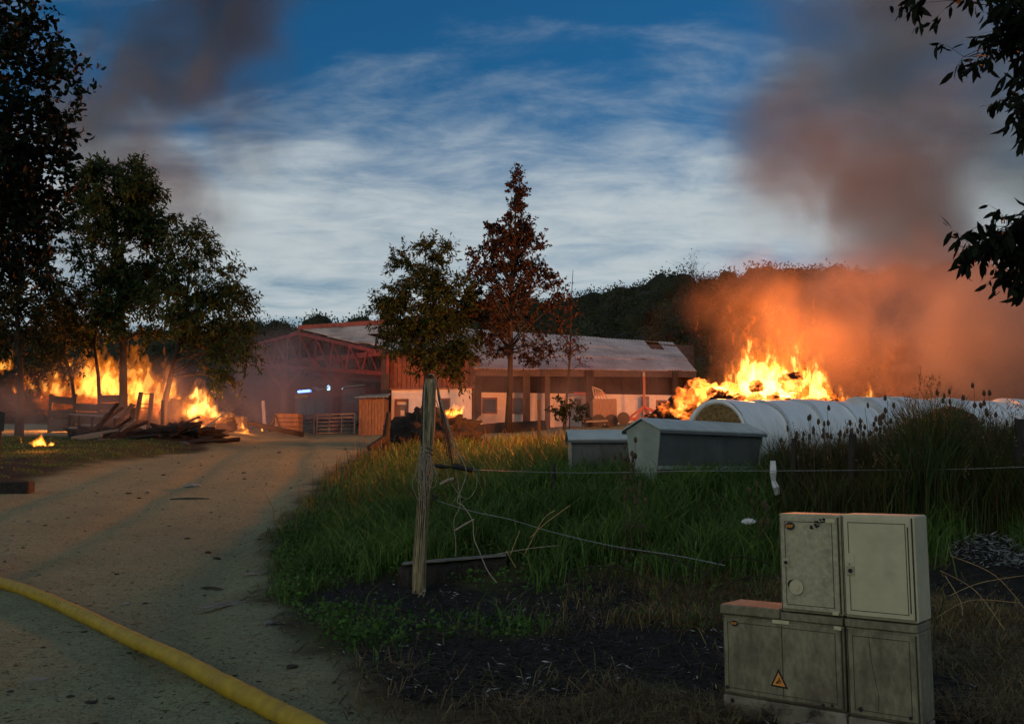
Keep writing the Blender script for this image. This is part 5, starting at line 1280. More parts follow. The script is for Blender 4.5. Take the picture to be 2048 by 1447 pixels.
def cabinet(u0, u1, z0, z1, label, m_, seam_door=True, hinges=(), plinth=False, dep=DEP, lip=.0):
    e = empty('electrical_cabinet', CO + CU * u0 + Vector((0, 0, 0)), cyaw); w_ = u1 - u0
    tag(e, label, 'electrical cabinet')
    MB().box(0, w_, .012, dep, z0, z1, .008).build('body', m_, e)
    ins_ = .014
    d = MB().box(ins_, w_ - ins_, -.004, .016, z0 + ins_, z1 - ins_ - lip, .005).build('door', m_, e)
    # raised panel framed by a dark groove
    g0 = .030
    fr = MB(); s = .0035; x0, x1, za, zb_ = ins_ + g0 - .004, w_ - ins_ - g0 + .004, z0 + ins_ + g0 - .004, z1 - ins_ - lip - g0 + .004
    for q in ((x0, x1, za, za + s), (x0, x1, zb_ - s, zb_), (x0, x0 + s, za + s, zb_ - s), (x1 - s, x1, za + s, zb_ - s)): fr.box(q[0], q[1], -.0055, -.003, q[2], q[3])
    f_ = fr.build('panel_groove', M['cab_seam'], e); f_.parent = d
    for q in ((ins_ - .006, ins_, z0 + .012, z1 - .012 - lip), (w_ - ins_, w_ - ins_ + .006, z0 + .012, z1 - .012 - lip)): MB().box(q[0], q[1], .006, .0145, q[2], q[3]).build('door_seam', M['cab_seam'], e)
    for hx, hz in hinges:
        MB().box(hx - .022, hx + .022, -.010, .004, hz - .009, hz + .009, .003).build('hinge', M['cab_clip'], e)
    return e, d, w_
def lock(e, d, x, z, k=1.0):
    pl_ = MB().box(x - .022 * k, x + .022 * k, -.009, -.004, z - .026 * k, z + .026 * k, .002).build('lock_plate', M['cab_old'], e); pl_.parent = d
    kh = MB().tube([(x, -.0125, z), (x, -.009, z)], .012 * k, 12).build('keyhole', M['black'], e); kh.parent = d
def oval(e, d, x, z, rx, rz):
    def disc(rx_, rz_, y0, y1, name, mt):
        m = MB(); n = 24; m.poly([(x + rx_ * math.cos(2 * math.pi * i / n), y, z + rz_ * math.sin(2 * math.pi * i / n)) for y in (y0, y1) for i in range(n)], [tuple(range(n)), tuple(reversed(range(n, 2 * n)))] + [((i + 1) % n, i, n + i, n + (i + 1) % n) for i in range(n)])
        o = m.build(name, mt, e); o.parent = d; return o
    disc(rx, rz, -.0085, -.004, 'badge_rim', M['galv']); disc(rx * .9, rz * .88, -.0095, -.0086, 'badge', M['black'])
    g_ = MB(); y0, y1 = -.0108, -.0097; t = rx * .09
    def bx_(a, b, c_, dd): g_.box(x + rx * a, x + rx * b, y0, y1, z + rz * c_, z + rz * dd)
    # three orange print strokes, as far as the worn badge still shows them
    bx_(-.66, -.52, -.32, .30); bx_(-.52, -.28, .18, .30); bx_(-.52, -.30, -.06, .06); bx_(-.52, -.28, -.32, -.20)
    bx_(-.18, -.04, -.34, .34); bx_(-.04, .10, .22, .34); bx_(-.04, .10, -.34, -.22); bx_(.10, .20, -.24, .24)
    bx_(.30, .42, -.32, .32); bx_(.42, .62, .20, .32); bx_(.42, .56, -.06, .06)
    o = g_.build('badge_print', M['orange'], e); o.parent = d
eA, dA, wA = cabinet(uA0, uA1 - .003, zA0, zA1, 'upper lichen-grey cabinet with an open vent hole and oval badge', M['cab_old'], hinges=())
lock(eA, dA, .045, zA0 + (zA1 - zA0) * .50, .9)
bu, bz = cab_uz(1581, 1051); oval(eA, dA, bu - uA0, bz, .030, .024)
hu, hz_ = cab_uz(1585, 1168); cu_, cz_ = cab_uz(1595, 1173)
def disc_at(e, d, u, z, r, y0, y1, name, mt, n=20):
    o = MB().tube([(u, y0, z), (u, y1, z)], r, n).build(name, mt, e); o.parent = d; return o
disc_at(eA, dA, hu - uA0, hz_, .026, -.0065, -.0035, 'vent_hole', M['black'])
disc_at(eA, dA, cu_ - uA0, cz_, .040, -.018, -.007, 'vent_cap', M['cab_new']); disc_at(eA, dA, cu_ - uA0, cz_, .019, -.023, -.0185, 'vent_boss', M['cab_new'])
MB().box(wA - .075, wA - .022, -.009, .004, zA1 - .045, zA1 - .022, .003).build('hinge', M['cab_clip'], eA)
MB().box(wA - .055, wA - .020, -.009, .004, zA0 + .004, zA0 + .024, .003).build('hinge', M['cab_clip'], eA)
stn = MB()
for k in range(26):
    f = k / 26; x_ = wA - .085 - .085 * f + random.uniform(-.012, .012); z_ = zA1 - .028 - .055 * f + random.uniform(-.014, .014); s = random.uniform(.003, .010)
    stn.poly([(x_ - s, -.0062, z_), (x_, -.0062, z_ - s * .8), (x_ + s * 1.3, -.0062, z_), (x_, -.0062, z_ + s * .6)], [(0, 1, 2, 3)])
o = stn.build('soot_stain', M['black'], eA); o.parent = dA
eB, dB, wB = cabinet(uA1 + .003, uB1, zA0, zA1 + .006, 'upper clean beige cabinet with an unmarked door', M['cab_new'])
eB.location += -CN * 0 + Vector((0, 0, 0))
lock(eB, dB, .048, zA0 + (zA1 - zA0) * .46, 1.0)
MB().box(wB - .032, wB - .026, -.0062, -.004, zA0 + .05, zA1 - .05).build('door_gap', M['cab_seam'], eB).parent = dB
MB().box(.028, .070, -.0075, -.0045, zA0 + (zA1 - zA0) * .53, zA0 + (zA1 - zA0) * .63, .001).build('label_plate', M['cab_new'], eB).parent = dB
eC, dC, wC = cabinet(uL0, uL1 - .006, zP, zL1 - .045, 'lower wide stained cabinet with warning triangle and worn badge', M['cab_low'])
MB().box(-.004, uA0 - uL0 - .006, -.012, DEP + .03, zL1 - .044, zL1 + .012, .008).build('top_cover', M['cab_low'], eC)
MB().box(uA0 - uL0 - .002, wC, .0, DEP, zL1 - .044, zL1 - .004, .004).build('top_rail', M['cab_low'], eC)
MB().box(0, wC, .0, DEP, -.1, zP - .004, .006).build('plinth', M['concrete'], eC)
su, sz_ = cab_uz(1566, 1320)
MB().box(su - uL0 - .002, su - uL0 + .002, -.0062, -.004, zP + .03, zL1 - .075).build('panel_joint', M['cab_seam'], eC).parent = dC
bu, bz = cab_uz(1470, 1245); oval(eC, dC, bu - uL0, bz, .026, .018)
cu_, cz_ = cab_uz(1562, 1232); MB().box(cu_ - uL0 - .05, cu_ - uL0 + .05, -.012, .0, zL1 - .068, zL1 - .047, .003).build('clip', M['cab_clip'], eC)
cu_, cz_ = cab_uz(1678, 1238); MB().box(wC - .045, wC - .004, -.012, .0, zL1 - .068, zL1 - .047, .003).build('clip', M['cab_clip'], eC)
t0, t1, t2 = [(cab_uz(*q)[0] - uL0, cab_uz(*q)[1]) for q in ((1544, 1369), (1575, 1375), (1558, 1339))]
def tri(s, y0, y1, name, mt):
    cx_, cz0 = (t0[0] + t1[0] + t2[0]) / 3, (t0[1] + t1[1] + t2[1]) / 3
    q = [(cx_ + (p[0] - cx_) * s, cz0 + (p[1] - cz0) * s) for p in (t0, t1, t2)]
    o = MB().poly([(x_, y0, z_) for x_, z_ in q] + [(x_, y1, z_) for x_, z_ in q], [(0, 1, 2), (5, 4, 3), (0, 3, 4, 1), (1, 4, 5, 2), (2, 5, 3, 0)]).build(name, mt, eC); o.parent = dC
    return cx_, cz0
tri(1.12, -.0075, -.004, 'triangle_border', M['black']); cxx, czz = tri(.80, -.0085, -.0076, 'triangle_field', M['warn'])
pic = MB(); y0, y1 = -.0098, -.0086
# fallen figure under a lightning stroke
for a_, b_, w_ in (((-.016, -.014), (-.004, .001), .006), ((-.004, .001), (.009, .006), .006), ((.009, .006), (.013, -.004), .004), ((-.004, .001), (-.006, -.013), .005), ((.0, -.003), (.010, -.014), .004), ((.000, .022), (.006, .014), .004), ((.006, .014), (-.001, .012), .003), ((-.001, .012), (.004, .004), .003)):
    dx, dz = b_[0] - a_[0], b_[1] - a_[1]; ln = math.hypot(dx, dz); nx_, nz_ = -dz / ln * w_ / 2, dx / ln * w_ / 2
    pic.poly([(cxx + p[0] + sx * nx_, y_, czz + p[1] + sx * nz_) for y_ in (y0, y1) for p, sx in ((a_, 1), (a_, -1), (b_, -1), (b_, 1))], [(0, 1, 2, 3), (7, 6, 5, 4), (0, 4, 5, 1), (1, 5, 6, 2), (2, 6, 7, 3), (3, 7, 4, 0)])
o = pic.build('pictogram', M['black'], eC); o.parent = dC
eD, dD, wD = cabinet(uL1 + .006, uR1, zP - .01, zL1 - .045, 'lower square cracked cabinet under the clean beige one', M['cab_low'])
MB().box(0, wD, .0, DEP, zL1 - .044, zL1 - .004, .004).build('top_rail', M['cab_low'], eD)
MB().box(0, wD, .0, DEP, -.1, zP - .014, .006).build('plinth', M['concrete'], eD)
cp = [(wD * .34, zL1 - .08), (wD * .36, zL1 - .2), (wD * .42, zL1 - .33), (wD * .45, zP + .12), (wD * .43, zP + .04)]
MB().tube([(x_, -.0045, z_) for x_, z_ in cp], .0014, 4).build('crack', M['cab_seam'], eD).parent = dD
for e_, d_, pts_ in ((eC, dC, ((.03, zP + .04), (.06, zP - .03), (wC - .07, zP + .03), (wC - .12, zP + .025))), (eD, dD, ((.07, zP + .035), (wD - .05, zP + .03)))):
    for x_, z_ in pts_:
        o = disc_at(e_, d_, x_, z_, random.uniform(.008, .014), -.0075, -.003 if z_ > zP else .004, 'rust_spot', M['black'], 7)

# ------------------------------------------------------------------ fire hose
hp = []
for px, py in ((-260, 1105), (-130, 1133), (0, 1172), (90, 1205), (180, 1248), (260, 1288), (350, 1330), (450, 1384), (540, 1432), (640, 1485), (760, 1550)):
    hp.append(ground_hit(px, py) + up * .052)
ho = empty('fire_hose', hp[2] - up * .052); tag(ho, 'charged yellow fire hose stretched across the dirt track', 'fire hose')
sm = []
for i in range(len(hp) - 1):
    p0, p1, p2, p3 = hp[max(i - 1, 0)], hp[i], hp[i + 1], hp[min(i + 2, len(hp) - 1)]
    for k in range(10):
        t = k / 10; q = .5 * ((2 * p1) + (p2 - p0) * t + (2 * p0 - 5 * p1 + 4 * p2 - p3) * t * t + (3 * p1 - p0 - 3 * p2 + p3) * t ** 3); q.z = float(Hs(q.x, q.y)) + .045; sm.append(q - ho.location)
HR = .062
MB().tube(sm, [HR * (1 + .05 * math.sin(i * .9) * math.sin(i * .37 + 1) + .02 * math.sin(i * 2.7)) for i in range(len(sm))], 20, jitter=.018).build('jacket', M['hose'], ho, True)
# worn print along the flank of the hose: short strokes following its surface
k0 = 24; glyphs = 0
for g_ in range(34):
    f = 21.0 + g_ * .58; i = int(f)
    if i + 1 >= len(sm) or g_ in (3, 10, 17, 24, 25): continue
    p = sm[i].lerp(sm[i + 1], f - i); d = (sm[i + 1] - sm[i]).normalized(); s_ = Vector((d.y, -d.x, 0)).normalized()
    if s_.y > 0: s_ = -s_
    m = MB()
    for q0, q1, w_ in random.sample([((-.6, -.9), (-.6, .9), .2), ((.6, -.9), (.6, .9), .2), ((-.6, .9), (.6, .9), .25), ((-.6, 0), (.6, 0), .25), ((-.6, -.9), (.6, -.9), .25)], 3):
        pts = []
        for (aa, bb) in (q0, q1):
            th = .62 + .28 * bb; pts.append(p + d * (aa * .016) + (s_ * math.cos(th) + up * math.sin(th)) * (HR + .0006))
        m.bar(pts[0], pts[1], .0045, .0025)
    m.build('print_stroke', M['hose_print'], ho)

# ------------------------------------------------------------------ litter on the track
def bark_piece(px, py, ln, wd, rz, label, mt='wood_grey'):
    c = ground_hit(px, py); m = MB(); n = 7; pts = []
    for i in range(n):
        f = i / (n - 1); w_ = wd * (.35 + .65 * math.sin(math.pi * (.15 + .75 * f))) * random.uniform(.75, 1.15); z_ = .012 + .02 * math.sin(math.pi * f)
        pts += [(-ln / 2 + ln * f, -w_ / 2, z_ - .012), (-ln / 2 + ln * f, w_ / 2, z_ - .012), (-ln / 2 + ln * f, w_ * .3, z_ + .014), (-ln / 2 + ln * f, -w_ * .35, z_ + .012)]
    fs = [(3, 2, 1, 0), tuple(range(4 * n - 4, 4 * n))]
    for i in range(n - 1):
        for k in range(4): fs.append((i * 4 + k, i * 4 + (k + 1) % 4, i * 4 + 4 + (k + 1) % 4, i * 4 + 4 + k))
    m.poly(pts, fs); o = m.build('bark_strip', M[mt]); o.location = c; o.rotation_euler = (0, 0, rz); tag(o, label, 'bark')
bark_piece(456, 1208, .62, .11, .75, 'curled grey bark strip lying on the track near the hose')
bark_piece(420, 1168, .32, .05, -.2, 'thin brown bark sliver beside the curled strip', 'clod')
bark_piece(540, 1250, .18, .05, 1.2, 'small pale wood chip at the track edge')
bark_piece(505, 1148, .22, .09, .1, 'flat pale wood flake beside the grass edge')
bark_piece(380, 998, .8, .10, .1, 'dark broken stick in the middle of the track', 'clod')
o = link_mesh('pale_stone', blob_mesh('pale_stone', .20, .13, .05, .3, 2, 2, 3, .1), M['stone'], smooth=True); o.location = ground_hit(384, 973) + up * .03; tag(o, 'flat pale stone in the middle of the track', 'stone')
stones = [blob_mesh('clod', 1, 1, .6, .45, 2, s_, 2, .1) for s_ in range(5)]
for me_ in stones: me_.materials.append(M['clod'])
pale = [blob_mesh('pebble', 1, 1, .6, .4, 2, s_ + 9, 2, .1) for s_ in range(4)]
for me_ in pale: me_.materials.append(M['stone'])
for k in range(230):
    y = 4.6 * (40 / 4.6) ** random.random(); x = random.uniform(max(float(xl_edge(y)), -.6 * y), float(xr_edge(y)) - .05)
    pl_ = random.random() < .25; me_ = random.choice(pale if pl_ else stones); s_ = random.uniform(.006, .02) * (1 + y / 30) * (1.8 if random.random() < .2 else 1)
    o = bpy.data.objects.new('pebble' if pl_ else 'soil_clod', me_); COL.objects.link(o); o.location = (x, y, Hz(x, y) + s_ * .25); o.scale = (s_ * random.uniform(.8, 1.6), s_, s_ * random.uniform(.5, .9)); o.rotation_euler = (0, 0, random.uniform(0, 6))
    if pl_: tag(o, 'small pale pebble lying on the earth track', 'pebble', 'pebbles on the track')
    else: tag(o, 'small dark soil clod lying on the earth track', 'clod', 'soil clods on the track')
n = 5200
x, y = scatter(n, 4.2, 36, 1.3, lambda y: (np.maximum(-.6 * y, xl_edge(y)), xr_edge(y) + .3))
me = leaf_cloud(np.stack([x, y, H(x, y) + .010], 1), RNG.normal(size=(n, 3)) * np.array([1, 1, .12]), RNG.uniform(.015, .06, n) * (1 + y / 30), RNG.uniform(.003, .008, n) * (1 + y / 30), tone_arr(n, (.9, .85, .8), .75), 'track_litter')
tag(link_mesh('track_litter', me, M['dry_grass']), 'bits of straw and chaff strewn over the track', 'litter', kind='stuff')

# ------------------------------------------------------------------ teasels, brambles, stalks
def teasel_mesh(h_, heads, seed):
    rd = random.Random(seed); st_, hd = MB(), []
    st_.tube([(0, 0, 0), (rd.uniform(-.02, .02), 0, h_ * .5), (rd.uniform(-.04, .04), rd.uniform(-.03, .03), h_)], [.007, .005, .003], 5)
    tops = [(0, 0, h_)]
    for k in range(heads - 1):
        f = rd.uniform(.55, .85); a = rd.uniform(0, 6.28); l = rd.uniform(.14, .32); e = (math.cos(a) * l * .45, math.sin(a) * l * .45, h_ * f + l)
        st_.tube([(0, 0, h_ * f), (e[0] * .75, e[1] * .75, h_ * f + l * .4), e], [.004, .003, .003], 4); tops.append(e)
    for k in range(4):
        a = rd.uniform(0, 6.28); f = rd.uniform(.2, .6); st_.tube([(0, 0, h_ * f), (math.cos(a) * .09, math.sin(a) * .09, h_ * f + .05), (math.cos(a) * .17, math.sin(a) * .17, h_ * f - .03)], [.004, .008, .001], 4)
    return st_, tops
spots = []
for k in range(44):
    r_ = random.random()
    if r_ < .40: px, top = random.gauss(1770, 26), random.uniform(835, 885)
    elif r_ < .62: px, top = random.uniform(1560, 1720), random.uniform(850, 895)
    elif r_ < .90: px, top = random.uniform(1900, 2046), random.uniform(780, 875)
    else: px, top = random.uniform(1240, 1290), random.uniform(905, 925)
    spots.append((px, random.uniform(12.4, 14.0), top))
spots += [(1252, 11.2, 960), (1264, 11.2, 985), (1282, 11.0, 992), (1518, 11.4, 975), (1525, 11.2, 1060), (1655, 13, 852), (1665, 13, 820), (1627, 13, 838), (1744, 13.2, 815), (1780, 13.2, 800), (1961, 13, 815), (1985, 13, 832), (1885, 13.4, 790), (1958, 13.4, 775), (1938, 13.3, 800)]
for i, (px, Y, top) in enumerate(spots):
    b = G(px, Y); h_ = max(P(px, top, Y).z - b.z, .45)
    heads = random.choice((1, 1, 2, 3, 4)); st_, tops = teasel_mesh(h_, heads, i)
    e = empty('teasel', b); tag(e, 'dry brown teasel with spiny seed heads among the bank weeds', 'teasel', 'teasels standing in the weeds')
    st_.build('stem', M['teasel'], e)
    for t_ in tops:
        r_ = random.uniform(.015, .022)
        MB().tube([(t_[0], t_[1], t_[2] - .005), (t_[0], t_[1], t_[2] + .012), (t_[0], t_[1], t_[2] + .035), (t_[0], t_[1], t_[2] + .06), (t_[0], t_[1], t_[2] + .078)], [r_ * .6, r_ * 1.1, r_ * 1.2, r_ * .85, r_ * .2], 8, jitter=.15).build('seed_head', M['teasel'], e)
for q in ([(1338, 1250), (1340, 1180), (1350, 1120), (1362, 1082)], [(1366, 1245), (1390, 1180), (1430, 1130), (1480, 1112), (1545, 1130)], [(1137, 1205), (1138, 1160), (1140, 1140)], [(1140, 1140), (1190, 1132), (1260, 1142), (1330, 1180)],
          [(1210, 1095), (1300, 1105), (1380, 1130), (1415, 1150)], [(1410, 1262), (1420, 1210), (1460, 1165), (1520, 1150), (1556, 1158)], [(1300, 1235), (1345, 1170), (1400, 1140)]):
    Yb = 8.0 if q[0][1] > 1200 else 8.8
    cord('bramble_stem', [P(a_, b_, Yb + .08 * i) for i, (a_, b_) in enumerate(q)], .0055, M['bramble'], 'scorched thorny bramble stem arching left of the cabinets', 'bramble stems left of the cabinets', 'bramble')
for q in ([(2048, 1150), (1960, 1165), (1900, 1190)], [(1880, 1140), (1950, 1180), (2010, 1260)], [(1900, 1110), (1990, 1150), (2060, 1230)], [(1872, 1235), (1940, 1200), (2040, 1205)], [(1890, 1150), (1920, 1200), (1925, 1230)]):
    pts = [P(a_, b_, 6.9 - .2 * i) for i, (a_, b_) in enumerate(q)]
    cord('dry_stalk', pts, .0026, M['straw'], 'long dry straw stalk lying right of the cabinets', 'dry stalks right of the cabinets', 'stalk')
for q in ([(798, 1250), (795, 1215), (806, 1228), (816, 1246)], [(1020, 1110), (1030, 1085), (1040, 1060)], [(1048, 1110), (1085, 1040), (1110, 1020)], [(1060, 1075), (1092, 1045), (1140, 1010)], [(1012, 1100), (1022, 1118), (1032, 1135)]):
    cord('dry_stalk', [P(a_, b_, 9.6) for a_, b_ in q], .004, M['straw'], 'bleached dry stem sticking out of the burnt grass edge', 'dry stems at the burnt edge', 'stalk')

def settle(root):
    "children were built in world coordinates: move their meshes so that they sit under the root"
    T = Matrix.Translation(-root.location)
    for o in root.children_recursive:
        if o.type == 'MESH': o.data.transform(T)
for r_ in [hang, wr, shed, hut, pw] + [o for o in COL.objects if o.name.startswith('yard_gate')]: settle(r_)

# ------------------------------------------------------------------ fire
_TETS = [(0, 5, 1, 6), (0, 1, 2, 6), (0, 2, 3, 6), (0, 3, 7, 6), (0, 7, 4, 6), (0, 4, 5, 6)]
_CORN = [(0, 0, 0), (1, 0, 0), (1, 1, 0), (0, 1, 0), (0, 0, 1), (1, 0, 1), (1, 1, 1), (0, 1, 1)]
def isosurface(Fv, org, stp):
    "marching tetrahedra: closed surface of F > 0"
    nx_, ny_, nz_ = Fv.shape
    idx = np.arange(nx_ * ny_ * nz_).reshape(nx_, ny_, nz_)
    cr_ = [idx[a:nx_ - 1 + a, b:ny_ - 1 + b, c:nz_ - 1 + c].ravel() for a, b, c in _CORN]
    F1 = Fv.ravel(); E, = [[]]
    tris = []
    for t in _TETS:
        q = np.stack([cr_[i] for i in t], 1); ins_ = F1[q] > 0; cnt = ins_.sum(1)
        sel = (cnt > 0) & (cnt < 4); q, ins_, cnt = q[sel], ins_[sel], cnt[sel]
        order = np.argsort(~ins_, axis=1, kind='stable'); q = np.take_along_axis(q, order, 1)
        for c, combos in ((1, [((0, 1), (0, 2), (0, 3))]), (3, [((0, 3), (1, 3), (2, 3))]), (2, [((0, 2), (0, 3), (1, 3)), ((0, 2), (1, 3), (1, 2))])):
            qq = q[cnt == c]
            if not len(qq): continue
            for cb_ in combos:
                tris.append(np.stack([np.stack([qq[:, a], qq[:, b]], 1) for a, b in cb_], 1))
    tris = np.concatenate(tris)                               # n,3,2 : (inside, outside) grid ids
    lo, hi = tris[..., 0], tris[..., 1]
    key = lo.astype(np.int64) * (nx_ * ny_ * nz_) + hi
    uk, inv = np.unique(key.ravel(), return_inverse=True)
    a, b = uk // (nx_ * ny_ * nz_), uk % (nx_ * ny_ * nz_)
    def xyz(i): return np.stack(np.unravel_index(i, Fv.shape), 1) * stp + org
    fa, fb = F1[a], F1[b]; w_ = (fa / (fa - fb))[:, None]
    v = xyz(a) * (1 - w_) + xyz(b) * w_
    f = inv.reshape(-1, 3)
    nrm = np.cross(v[f[:, 1]] - v[f[:, 0]], v[f[:, 2]] - v[f[:, 0]])
    outd = (xyz(hi.ravel()) - xyz(lo.ravel())).reshape(-1, 3, 3).sum(1)
    flip = (nrm * outd).sum(1) < 0
    f[flip] = f[flip][:, ::-1]
    return v, f
def flame_mat(name, col, strength):
    m = bpy.data.materials.new(name); m.use_nodes = True; t = m.node_tree; t.nodes.clear()
    o = t.nodes.new("ShaderNodeOutputMaterial"); e = t.nodes.new("ShaderNodeEmission")
    e.inputs["Color"].default_value = (*col, 1); e.inputs["Strength"].default_value = strength
    t.links.new(e.outputs[0], o.inputs["Volume"])
    return m
M['flame'] = flame_mat('flame', (1.0, 0.23, 0.010), 1.0)
M['flame_core'] = flame_mat('flame_core', (1.0, 0.50, 0.11), 7.5)
M['flame_deep'] = flame_mat('deep_orange_flame', (1.0, 0.22, 0.009), .8)
M['flame_deep_core'] = flame_mat('deep_flame_core', (1.0, 0.44, 0.07), 3.6)
M['flame_small'] = flame_mat('small_flame', (1.0, 0.27, 0.02), 6.5)
M['flame_small_core'] = flame_mat('small_flame_core', (1.0, 0.50, 0.09), 13.0)
def fire(name, label, cols, Y, stp, seed, lights=(), dy=0.5, parent_loc=None, mats=('flame', 'flame_core'), warp=1.0, group=None, grow=1.0):
    "cols: (px, base py, top py, half width px, dY) flame tongues"
    s = Y / F_PX; T_ = []
    for c in cols:
        px, yb, yt, hw = c[:4]; hw *= grow; yt = yb + (yt - yb) * grow; yy = Y + (c[4] if len(c) > 4 else 0)
        b, t = P(px, yb, yy), P(px + (c[5] if len(c) > 5 else 0), yt, yy); T_.append((b, t, hw * s * 1.1))
    lo = np.array([min(min(b.x, t.x) - w_ * 1.7 for b, t, w_ in T_), min(b.y - w_ * 1.7 for b, t, w_ in T_), min(b.z for b, t, w_ in T_) - .25])
    hi = np.array([max(max(b.x, t.x) + w_ * 1.7 for b, t, w_ in T_), max(b.y + w_ * 1.7 for b, t, w_ in T_), max(t.z + .25 * (t.z - b.z) for b, t, w_ in T_)])
    n = np.ceil((hi - lo) / stp).astype(int) + 2
    gx_, gy_, gz_ = [lo[i] + np.arange(n[i]) * stp for i in range(3)]
    X, Yg, Z = np.meshgrid(gx_, gy_, gz_, indexing='ij')
    sc_ = 1.0 / max(.25, np.median([w_ for *_, w_ in T_]) * 1.5)
    amp = .55 / sc_ * warp
    q = (X * sc_, Yg * sc_, Z * sc_ * .45)
    wx = X + amp * perlin(q[0] + seed, q[1], q[2]) + amp * .5 * perlin(q[0] * 2.3, q[1] * 2.3 + seed, q[2] * 2.3)
    wy = Yg + amp * perlin(q[0], q[1] + 11 + seed, q[2] + 4)
    wz = Z + amp * .9 * perlin(q[0] * 1.5 + 5, q[1] * 1.5, q[2] * 1.2 + seed)
    Fv = np.full(X.shape, -1.0)
    for b, t, w_ in T_:
        h_ = max(t.z - b.z, .05); u = (wz - b.z) / h_
        cx_ = b.x + (t.x - b.x) * np.clip(u, 0, 1); cy_ = b.y + (t.y - b.y) * np.clip(u, 0, 1)
        prof = np.where(u < 0.18, .70 + .30 * np.clip((u + .1) / .28, 0, 1), np.clip(1 - ((u - .18) / .82), 0, 1) ** .75)
        r_ = np.sqrt((wx - cx_) ** 2 + ((wy - cy_) / 1.1) ** 2) / w_
        Fv = np.maximum(Fv, np.where((u > -.12), prof - r_ - np.clip(-u * 6, 0, 1), -1))
    det = fbm(X * sc_ * 3.0 + seed, Yg * sc_ * 2.6, Z * sc_ * 1.05, 3, .6)
    Fv = Fv + .52 * det - .07
    for ax_ in range(3):
        sl = [slice(None)] * 3
        for e_ in (0, -1): sl[ax_] = e_; Fv[tuple(sl)] = -1
    c0 = Vector(((lo[0] + hi[0]) / 2, (lo[1] + hi[1]) / 2, lo[2]))
    root = empty(name, c0); tag(root, label, 'fire', group)
    for iso, nm, mt in ((0.0, 'flames', mats[0]), (.44, 'flame_core', mats[1])):
        v, f = isosurface(Fv - iso, lo - np.array(c0), stp)
        me = np_mesh(nm, v, f); link_mesh(nm, me, M[mt], root, True)
    for px, py, yy, pw_, rad in lights:
        ld = bpy.data.lights.new('fire_light', 'POINT'); ld.energy = pw_; ld.color = (1.0, 0.245, 0.042); ld.shadow_soft_size = rad
        lo_ = bpy.data.objects.new('fire_light', ld); COL.objects.link(lo_); lo_.parent = root; lo_.location = P(px, py, yy) - c0
    return root

# hay burning behind the bales
YR = 36.0
hh = empty('burning_hay_heap', G(1535, YR)); tag(hh, 'great heap of burning hay bales behind the white row', 'hay heap')
for i, (px, py, rx, rz, dY) in enumerate(((1545, 815, 92, 26, 1.0), (1480, 800, 62, 36, .6), (1590, 795, 66, 40, 1.4), (1545, 765, 42, 38, 1.6), (1600, 758, 32, 26, 1.8), (1500, 755, 28, 28, 1.4), (1650, 800, 34, 26, .3), (1690, 808, 26, 16, .2), (1560, 812, 36, 24, -.5), (1510, 806, 24, 20, -.6), (1612, 815, 30, 18, -.7), (1450, 812, 34, 20, -.2),
                                          (1410, 800, 40, 34, .1), (1375, 808, 40, 36, .3), (1340, 825, 36, 24, .2), (1310, 838, 26, 14, .2), (1395, 775, 28, 20, .6), (1468, 800, 26, 18, -1.3), (1558, 806, 34, 22, -1.5), (1618, 808, 24, 16, -1.3), (1584, 764, 28, 22, -1.0), (1512, 772, 17, 13, -1.2), (1655, 808, 24, 16, -1.3), (1435, 790, 24, 18, -1.2), (1360, 840, 56, 22, .4), (1480, 835, 140, 22, .6), (1640, 832, 110, 20, .6))):
    s = YR / F_PX; me = blob_mesh('hay_clump', rx * s * .84, (rx * .5 + rz * .5) * s * .8, rz * s * .84, .42, 1.9, i * 2.3, 4, .10)
    o = link_mesh('hay_clump', me, M['ember_hay'], hh, True); o.location = P(px, py, YR + dY * .9 - .7) - hh.location
fire('hay_fire', 'roaring yellow-white flames over the hay heap behind the bales',
     [(1500, 800, 668, 34, -.3, 4), (1484, 765, 650, 20, -.2, 14), (1535, 800, 672, 42, -.4), (1568, 805, 682, 36, -.3, -4), (1592, 780, 640, 15, -.2, 4), (1628, 802, 700, 26, -.6, 6), (1650, 806, 765, 18, -.3, 8), (1450, 795, 728, 20, 0, 10), (1470, 812, 750, 22, -.5), (1520, 815, 770, 20, -.8),
      (1388, 800, 752, 15, -.4, 6), (1362, 822, 778, 13, -.4, -3), (1420, 800, 755, 15, 0), (1405, 815, 785, 12, -.7), (1358, 832, 806, 9, -.6), (1690, 812, 765, 10, 0, -12), (1700, 806, 780, 8, 0, -8), (1737, 800, 752, 10, .2, 6), (1600, 818, 776, 13, -.9), (1585, 822, 790, 9, -1.0), (1680, 824, 800, 14, -.6), (1550, 822, 790, 12, -1.0), (1610, 770, 690, 16, .6, 3), (1338, 822, 806, 7, -.2), (1440, 815, 780, 12, -.6), (1725, 812, 785, 7, .2)],
     YR - .8, .075, 2.0, grow=1.0, lights=[(1444, 742, YR - 1.8, 13000, .3), (1575, 785, YR - 2.2, 7000, .35), (1535, 702, YR - .4, 6500, .35), (1630, 770, YR - 1.8, 3500, .25), (1388, 775, YR - 1.8, 1800, .2)])

